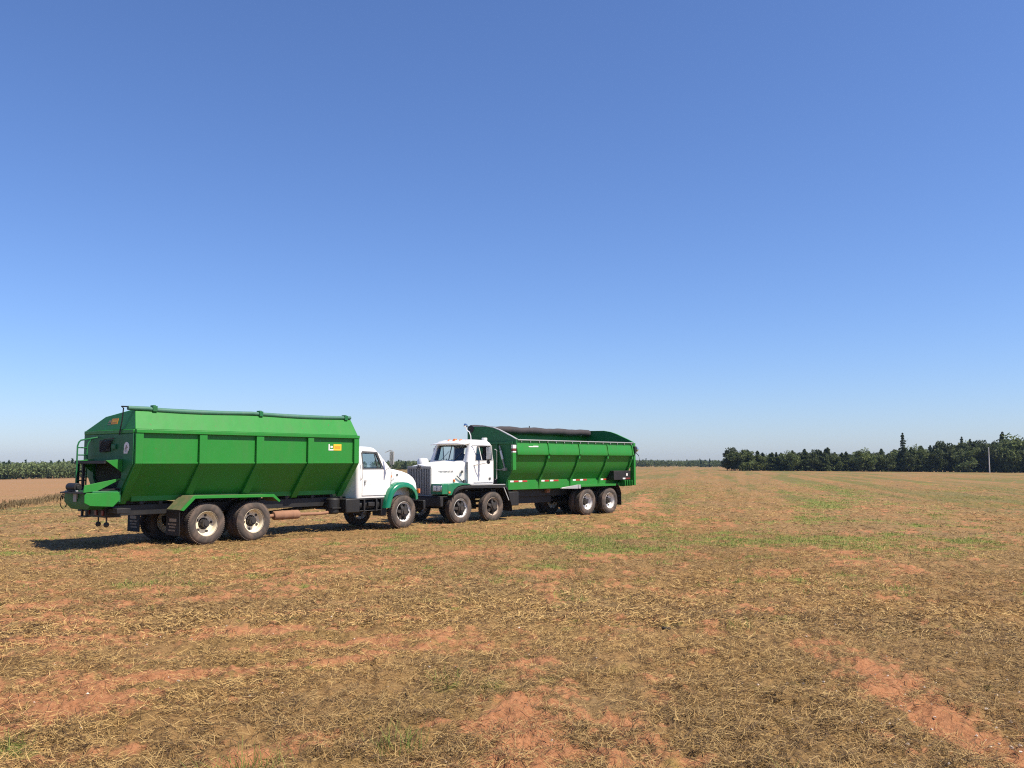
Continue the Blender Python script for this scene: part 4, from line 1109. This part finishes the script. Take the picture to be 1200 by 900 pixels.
b = MB(); b.tube([(-9.99, 1.30, 2.45), (-10.12, 1.34, 2.34), (-10.18, 1.36, 2.15), (-10.10, 1.34, 1.95), (-9.99, 1.30, 1.88)], .014, 8); b.build('hydraulic_hose', M['flap'], T2)
b = MB(); b.box(-9.78, -8.62, .70, 1.16, 1.33, 1.71); tb = b.build('tool_box', M['black'], T2, .015)
b = MB(); b.box(-9.56, -9.46, 1.162, 1.17, 1.50, 1.60); b.box(-9.40, -9.22, 1.162, 1.168, 1.36, 1.42); b.build('box_reflector', M['sticker_white'], tb)
b = MB(); b.box(-9.74, -9.42, 1.162, 1.168, 1.36, 1.42); b.build('box_reflector', M['red'], tb)
# rolled dark tarp on the far wall
b = MB(); pth = []; rad = []
for i in range(49):
    u = i / 48; pth.append((-2.60 - 7.15 * u, -1.04 + .006 * math.sin(i * .9), 3.315 + .004 * math.sin(i * 1.3) + .012 * math.sin(i * .6))); rad.append(.142 + .007 * math.sin(i * .55) + .004 * math.sin(i * 1.9))
b.tube(pth, rad, 14); b.build('rolled_tarp', M['tarp_dark'], T2, 0, 60)
b = MB(); b.tube([(-2.56, -1.04, 3.33), (-2.45, -1.04, 3.33), (-2.45, -1.04, 3.42)], .02, 8); b.cyl((-5.9, -1.04), .02, 3.43, 3.52, 'z', 8); b.build('tarp_shaft', M['black'], T2)
# front wall ram and bars
b = MB(); b.tube([(-2.55, .56, 2.47), (-2.55, .66, 2.16)], .042, 12); b.build('hydraulic_ram', M['sticker_white'], T2)
b = MB(); b.tube([(-2.55, .50, 2.66), (-2.55, .56, 2.47)], .03, 10); b.tube([(-2.55, .655, 2.17), (-2.55, .77, 1.84)], .026, 10); b.tube([(-2.56, .80, 1.84), (-2.5, .60, 1.78), (-2.56, .3, 1.8)], .018, 8); b.box(-2.615, -2.5, .70, .84, 1.76, 1.86)
b.build('ram_rod', M['grey'], T2)
b = MB(); b.box(-2.618, -2.55, -1.1, 1.15, 2.72, 2.80); b.box(-2.618, -2.56, .30, .38, 1.2, 2.715); b.box(-2.618, -2.56, -.38, -.30, 1.2, 2.715); b.build('bulkhead_brace', M['green_shaded'], T2, .006)
# name plate on the side band
b = MB(); b.prism([(-3.24, 2.645), (-3.52, 2.645), (-3.52, 2.665), (-3.80, 2.665), (-3.80, 2.615), (-3.30, 2.610)], 1.312, 1.318); o = b.build('name_decal', M['sticker_white'], T2); o.location.y = -.028
# rear tandem fenders
for s in (1, -1):
    k = MB(); ya, yb = s * .66, s * 1.26
    k.loft([[(x, ya, z), (x, yb, z), (x, yb, z - .015), (x, ya, z - .015)] for (x, z) in ((-6.22, 1.06), (-6.34, 1.19), (-8.62, 1.19))]); k.box(-8.62, -6.35, min(yb, yb - s * .02), max(yb, yb - s * .02), 1.11, 1.174)
    k.build('tandem_fender', M['green'], T2, .004)
    k = MB(); k.prism([(-5.20, 1.06), (-6.18, 1.04), (-6.20, 1.19), (-5.24, 1.10)], s * 1.20 - .04, s * 1.20 + .04); k.box(-6.33, -6.19, min(s * 1.262, s * 1.10), max(s * 1.262, s * 1.10), 1.045, 1.19); k.build('fender_step', M['steel'], T2, .006)
    k = MB(); k.loft([[(x, ya, z), (x, yb, z), (x - .012, yb, z), (x - .012, ya, z)] for (x, z) in ((-8.63, 1.188), (-8.78, 1.12), (-8.90, .98), (-8.96, .80), (-8.96, .32))]); k.build('mud_flap', M['flap'], T2)
# frame clutter below the sill
b = MB(); 
for x in (-3.15, -5.05): b.bar((x, .55, 1.12), (x - .12, .67, .98), .05, .09); b.box(x - .2, x - .02, .48, .60, .90, 1.02)
b.build('hold_down_clamp', M['rust'], T2, .006)
b = MB(); b.box(-4.8, -3.0, .50, .95, .55, .80) if False else b.box(-3.05, -2.55, .50, 1.0, .50, 1.0); b.build('battery_box', M['black'], T2, .02)

# cab
lv2 = [(1.30, -1.77, -.46, .985, .08), (1.40, -1.78, -.44, 1.0, .09), (2.10, -1.78, -.46, 1.0, .10), (2.66, -1.76, -.66, .93, .15), (2.74, -1.74, -.64, .90, .18), (2.80, -1.70, -.68, .84, .2), (2.845, -1.60, -.80, .70, .2), (2.86, -1.45, -.95, .5, .15)]
in2 = [(1.36, -1.72, -.50, .94, .06), (2.10, -1.73, -.52, .955, .07), (2.66, -1.71, -.71, .885, .10), (2.75, -1.66, -.74, .82, .12), (2.79, -1.55, -.85, .7, .1)]
sw2 = [(-.84, 2.13), (-1.64, 2.13), (-1.66, 2.17), (-1.64, 2.60), (-1.60, 2.63), (-.98, 2.62), (-.93, 2.59)]
cut = [cab_outer(in2), MB().prism(sw2, -1.3, 1.3), MB().prism([(-.77, 2.12), (.77, 2.12), (.76, 2.62), (.70, 2.66), (-.70, 2.66), (-.76, 2.62)], -.9, -.2, 'x'), MB().prism([(-.5, 2.2), (.5, 2.2), (.5, 2.58), (-.5, 2.58)], -2.0, -1.6, 'x')]
cab2 = carve('cab', cab_outer(lv2), cut, M['white'], T2)
lin = [(1.37, -1.71, -.51, .93, .06), (2.10, -1.72, -.53, .945, .07), (2.66, -1.70, -.72, .875, .10), (2.74, -1.65, -.75, .81, .12), (2.78, -1.54, -.86, .69, .1)]
li2 = [(1.33, -1.68, -.54, .90, .05), (2.10, -1.69, -.40, .915, .06), (2.65, -1.67, -.55, .845, .09), (2.71, -1.62, -.70, .78, .11), (2.75, -1.51, -.89, .66, .1)]
carve('cab_lining', cab_outer(lin), [cab_outer(li2)] + [MB().prism(sw2, -1.3, 1.3), MB().prism([(-.5, 2.2), (.5, 2.2), (.5, 2.58), (-.5, 2.58)], -2.0, -1.6, 'x')], M['interior'], cab2)
def lean2(z): return 1.0 - max(0, z - 2.10) * .125
for s in (1, -1):
    # the door glass is down at the back half; the vent pane is closed
    k = MB(); k.prism([(-.84, 2.13), (-1.16, 2.13), (-1.06, 2.62), (-.98, 2.62), (-.93, 2.59)], -.006, .006); k.warp(lambda x, y, z: (x, s * (lean2(z) - .03) + y, z)); k.build('vent_window', M['glass'], cab2)
    k = MB(); k.prism([(-.79, 2.095), (-1.68, 2.095), (-1.70, 2.66), (-.96, 2.66)], -.008, .010, 'y', holes=[sw2]); k.warp(lambda x, y, z: (x, s * (lean2(z) + y), z)); k.build('window_seal', M['grey'], cab2)
    k = MB(); k.prism([(-1.15, 2.13), (-1.175, 2.13), (-1.075, 2.62), (-1.05, 2.62)], -.014, .014); k.warp(lambda x, y, z: (x, s * (lean2(z) - .02) + y, z)); k.build('vent_divider', M['sticker_white'], cab2)
    k = MB(); k.prism([(-.76, 1.36), (-1.70, 1.36), (-1.70, 2.09), (-.76, 2.09)], .002, .014); k.warp(lambda x, y, z: (x, s * (.999 + y), z)); dr = k.build('door', M['white'], T2, .006)
    k = MB(); k.box(-1.56, -1.47, .0, .02, 1.45, 1.53); k.warp(lambda x, y, z: (x, s * (1.015 + y), z)); k.build('door_handle', M['print'], dr, .004)
    k = MB(); k.tube([(-1.85, s * .96, 1.45), (-1.87, s * 1.02, 1.48), (-1.87, s * 1.02, 2.48), (-1.85, s * .94, 2.52)], .018, 8); k.build('grab_rail', M['steel'], T2)
    k = MB(); k.tube([(-.72, s * .93, 2.64), (-1.0, s * 1.25, 2.64), (-1.08, s * 1.36, 2.62), (-1.08, s * 1.36, 2.05), (-.90, s * 1.2, 2.0), (-.74, s * .995, 1.95)], .014, 8); k.build('mirror_bracket', M['steel'], T2)
    k = MB(); k.box(-1.12, -1.075, s * 1.36 - .09, s * 1.36 + .09, 2.16, 2.58); mi = k.build('mirror', M['steel'], T2, .012)
    k = MB(); k.lathe([(.005, .0), (.07, .0), (.075, .02), (.06, .05), (.005, .06)], (-1.12, s * 1.36, 2.07), 16, 'x', False); k.build('convex_mirror', M['black'], mi)
    k = MB(); k.prism([(.60, .96), (.60, 1.34), (.22, 1.375), (-.42, 1.335), (-.42, 1.295), (-.05, 1.285), (.16, 1.24), (.32, 1.14), (.42, .96)], min(s * .66, s * 1.16), max(s * .66, s * 1.16))
    k.box(.60, .86, min(s * .60, s * 1.155), max(s * .60, s * 1.155), 1.0, 1.345)
    fe = k.build('front_fender', M['teal'], T2, .03, seg=3)
    k = MB(); k.box(.861, .885, s * .92 - .21, s * .92 + .21, 1.09, 1.29); hl = k.build('headlight', M['chrome'], T2, .01)
    for q in (-.1, .1):
        k = MB(); k.box(.886, .894, s * .92 + q - .075, s * .92 + q + .075, 1.12, 1.26); k.build('lamp_lens', M['sticker_white'], hl, .01)
    k = MB(); k.box(.50, .58, s * 1.163 - .006, s * 1.163 + .012, 1.03, 1.09); k.build('turn_signal', M['orange'], T2, .008)
    k = MB(); k.lathe([(.005, 0), (.035, .0), (.035, .07), (.005, .09)], (-.05, s * .76, 1.40), 12, 'z', False); k.build('fender_marker', M['orange'], T2)
    # black rubber flare and fender over the two steered wheels
    arch = [(.41, .93), (.33, 1.12), (.16, 1.225), (-.06, 1.27), (-.44, 1.275), (-2.12, 1.255), (-2.22, 1.18), (-2.34, .86), (-2.44, .62), (-2.46, .36)]
    k = MB(); k.loft([[(x, s * .60, z), (x, s * 1.19, z), (x, s * 1.22, z - .02), (x, s * 1.22, z - .09), (x, s * 1.20, z - .09), (x, s * 1.20, z - .035), (x, s * .60, z - .02)] for (x, z) in arch]); fb = k.build('black_fender', M['black'], T2, 0, 50)
    k = MB(); k.bar((-.42, s * 1.17, 1.295), (-2.10, s * 1.17, 1.278), .10, .03); k.bar((-2.02, s * 1.226, 1.18), (-2.28, s * 1.226, .72), .012, .03); k.build('fender_trim', M['steel'], fb)
k = MB(); k.loft([[(-.475, -.75, 2.125), (-.475, .75, 2.125), (-.655, .70, 2.655), (-.655, -.70, 2.655)], [(-.485, -.75, 2.12), (-.485, .75, 2.12), (-.665, .70, 2.65), (-.665, -.70, 2.65)]]); k.build('windshield', M['glass'], cab2)
k = MB(); k.bar((-.47, .02, 2.12), (-.655, .0, 2.66), .03, .02); k.build('windshield_divider', M['print'], cab2)
k = MB(); k.loft([[(x, y, z) for (y, z) in ((-hw, z0), (-hw * .5, z0 + .035), (hw * .5, z0 + .035), (hw, z0), (hw, z0 + .03), (hw * .5, z0 + .065), (-hw * .5, z0 + .065), (-hw, z0 + .03))] for (x, hw, z0) in ((-.72, .86, 2.72), (-.42, .88, 2.66))]); k.build('sun_visor', M['white'], T2, .008)
b = MB()
for y in (-.45, .45):
    b.box(-1.6, -1.15, y - .24, y + .24, 1.60, 1.74); b.prism([(-1.64, 1.74), (-1.50, 1.74), (-1.58, 2.36), (-1.66, 2.36)], y - .23, y + .23)
b.build('seat', M['interior'], T2, .05)
b = MB(); b.lathe([(.20, -.012), (.215, 0), (.20, .012), (.188, 0)], (0, 0, 0), 24, 'z'); b.bar((-.19, 0, 0), (.19, 0, 0), .03, .015)
o = b.build('steering_wheel', M['interior'], T2); o.location = (-.95, .45, 2.10); o.rotation_euler = (0, R(-50), 0)
b = MB(); b.prism([(-.86, 1.7), (-.52, 1.7), (-.52, 2.11), (-.72, 2.10), (-.86, 1.96)], -.93, .93); b.build('dashboard', M['interior'], T2, .03)
for y in (-.38, .30):
    k = MB(); k.bar((-.455, y, 2.115), (-.56, y + .34, 2.45), .012, .012); k.build('wiper', M['print'], T2)
for s in (1, -1):
    k = MB(); k.box(-.47, -.455, s * .955 - .05, s * .955 + .05, 1.34, 2.07); k.build('cowl_seam', M['grey'], T2)
# roof lamps and chrome stack
for y, g in ((-.60, .55), (-.30, .5), (0, .85), (.30, .5), (.58, .75)):
    k = MB(); z0 = 2.845 - .13 * y * y
    k.loft([[(-.86, y - .09 * g, z0 - .03), (-.86, y + .09 * g, z0 - .03), (-.70, y + .08 * g, z0 - .05), (-.70, y - .08 * g, z0 - .05)], [(-.83, y - .07 * g, z0 + .02 + .03 * g), (-.83, y + .07 * g, z0 + .02 + .03 * g), (-.76, y + .06 * g, z0 + .015 + .03 * g), (-.76, y - .06 * g, z0 + .015 + .03 * g)]])
    k.build('roof_marker_lamp', M['orange'], T2, .01)
b = MB(); b.tube([(-1.62, -.02, 2.80), (-1.60, -.02, 3.02), (-1.52, -.02, 3.16), (-1.42, -.02, 3.20), (-1.36, -.02, 3.34)], .022, 10); b.lathe([(.02, -.09), (.055, -.05), (.07, .03), (.02, .06)], (-1.33, -.02, 3.38), 16, 'x', False)
b.build('air_horn', M['chrome'], T2)
b = MB(); b.box(-1.74, -1.60, .52, .68, 2.80, 2.93); b.build('roof_light', M['sticker_white'], T2, .02)

# long hood, grille, bumper
def hood2(x, hw, top, low, r):
    pts = [(x, -hw, low), (x, -hw, (low + top) * .5)]
    for k in range(6):
        a = R(180 - 90 * k / 5); pts.append((x, -hw + r + r * math.cos(a), top - r + r * math.sin(a)))
    m = len(pts); pts.append((x, 0, top + .05))
    for p in reversed(pts[:m]): pts.append((p[0], -p[1], p[2]))
    return pts
b = MB(); b.loft([hood2(-.44, .90, 2.09, 1.32, .14), hood2(-.25, .80, 2.07, 1.32, .13), hood2(.05, .72, 2.035, 1.30, .11), hood2(.45, .64, 1.98, .98, .09), hood2(.83, .585, 1.915, .96, .07)])
hd2 = b.build('hood', M['white'], T2, 0, 50)
b = MB(); b.box(.832, .87, -.60, .60, .93, .975); b.box(.832, .885, -.60, .60, 1.84, 1.93)
for s in (-1, 1): b.box(.832, .885, s * .575 - .03, s * .575 + .03, .976, 1.839)
gr = b.build('grille_surround', M['grey'], T2, .012)
b = MB(); b.box(.832, .84, -.543, .543, .976, 1.838); b.build('radiator', M['print'], T2)
b = MB()
for i in range(13): 
    y = -.51 + i * .085; b.box(.842, .880, y - .016, y + .016, .978, 1.837)
b.build('grille', M['grey'], T2, .004)
b = MB(); b.prism([(-.12, 1.92), (-.05, 1.84), (0, 1.88), (.05, 1.84), (.12, 1.92), (.04, 1.97), (-.04, 1.97)], .886, .90, 'x'); b.build('grille_emblem', M['print'], gr)
b = MB(); b.prism([(-.09, 1.925), (-.04, 1.925), (-.04, 1.955), (-.09, 1.955)], .9005, .903, 'x'); b.prism([(.04, 1.925), (.09, 1.925), (.09, 1.955), (.04, 1.955)], .9005, .903, 'x'); b.build('emblem_wing', M['sticker_white'], gr)
b = MB(); b.box(.80, .93, -1.15, 1.15, .60, .90); b.box(.55, .93, -1.12, 1.12, .902, .935); b.build('bumper', M['black'], T2, .02)
text_part('WESTERN STAR', .085, M['lettering'], hd2, (.27, .684, 1.745), (R(90), 0, R(180 - 11.3)))
b = MB(); b.lathe([(.02, .22), (.16, .20), (.20, .12), (.20, .0), (.02, .0)], (-.05, -.86, 1.99), 20, 'z', False); b.build('air_cleaner_cap', M['white'], T2)
b = MB(); b.bar((-.12, .82, 1.60), (-.34, .86, 1.40), .02, .03); b.box(-.42, -.35, .88, .93, 1.36, 1.46); b.box(-.34, -.28, .86, .90, 1.70, 1.78); b.build('hood_latch', M['print'], T2)
b = MB(); b.box(-.6, .5, .50, .60, 1.0, 1.295); b.box(-.6, .5, -.60, -.50, 1.0, 1.295); b.box(.44, .56, -.9, .9, .95, 1.25); b.build('inner_wheel_well', M['black'], T2)
b = MB(); b.box(-2.05, -1.85, .5, .95, 1.1, 1.25); b.box(-2.45, -1.9, -.5, .5, 1.05, 1.5); b.build('deck_plate', M['black'], T2, .01)

# ------------------------------------------------------------------ small things lying on the field
def clod(px, py, s, seed):
    r_ = np.random.default_rng(seed); b = MB()
    z = 0
    d = (EYE + .12) / ((py - 541) / 1037.0); x = d * (px - 600) / 1037.0
    x0, y0 = x, d; z0 = float(height(np.array([x0]), np.array([y0]))[0])
    bm = bmesh.new(); bmesh.ops.create_icosphere(bm, subdivisions=3, radius=1)
    for v in bm.verts:
        n = v.co.normalized(); f = 1 + .5 * (float(fbm(np.array([n.x * 2.3 + seed]), np.array([n.y * 2.3 + n.z * 1.7]), 5, 3)[0]) - .5) * 2
        v.co = Vector((n.x * f * s * 1.35, n.y * f * s, n.z * f * s * .55 + s * .25))
    me = bpy.data.meshes.new('earth_clod'); bm.to_mesh(me); bm.free(); me.materials.append(M['clod']); finish(me, 30)
    o = bpy.data.objects.new('earth_clod', me); C.objects.link(o); o.location = (x0, y0, z0); return o
M['clod'] = paint('dark_damp_earth', (0.035, 0.027, 0.018), 0.95, 0.3, (0.10, 0.075, 0.04), scale=30, bump=1.0)
tag(clod(531, 715, .065, 3), 'dark ragged clod lying on the straw in front of the trucks', 'clod')
tag(clod(777, 726, .035, 8), 'small dark clod on the straw right of the larger clod', 'clod')

def pebbles():
    n = 420; V = []; F = []
    xs = np.concatenate([2.9 + rng.normal(0, .7, 200), rng.uniform(-4, 5, 220)]); ys = np.concatenate([5.6 + rng.normal(0, 1.0, 200), rng.uniform(4.2, 11, 220)])
    zs = height(xs, ys); b = MB()
    for x, y, z in zip(xs, ys, zs):
        s = .004 + .010 * rng.random() ** 2
        p = rng.normal(size=(6, 3)); q = np.array([(1, 0, 0), (0, 1, 0), (-1, 0, 0), (0, -1, 0), (0, 0, .8), (0, 0, -.8)]) + p * .2
        b.add([(x + a[0] * s, y + a[1] * s, z + a[2] * s + s * .5) for a in q], [(0, 1, 4), (1, 2, 4), (2, 3, 4), (3, 0, 4), (1, 0, 5), (2, 1, 5), (3, 2, 5), (0, 3, 5)])
    me = bpy.data.meshes.new('pebbles'); me.from_pydata(b.v, [], b.f); me.materials.append(M['pebble'])
    o = bpy.data.objects.new('pebbles', me); C.objects.link(o)
    tag(o, 'small pale pebbles and husks scattered over the bare red soil', 'pebbles', kind='stuff')
M['pebble'] = paint('pale_pebble', (0.52, 0.44, 0.36), 0.8, 0.5, scale=20)
pebbles()

# ------------------------------------------------------------------ summer haze
b = MB(); b.box(-1500, 1500, -300, 1500, -60, 16)
m, N, L, bs = newmat('pale_haze'); N.remove(bs)
pv = N.new('ShaderNodeVolumePrincipled'); pv.inputs['Color'].default_value = (0.50, 0.72, 1.0, 1); pv.inputs['Density'].default_value = 0.00011; pv.inputs['Anisotropy'].default_value = 0.3
L.new(pv.outputs[0], [n for n in N if n.type == 'OUTPUT_MATERIAL'][0].inputs['Volume'])
me = b.mesh('haze'); me.materials.append(m)
hz = bpy.data.objects.new('haze', me); C.objects.link(hz); tag(hz, kind='stuff')
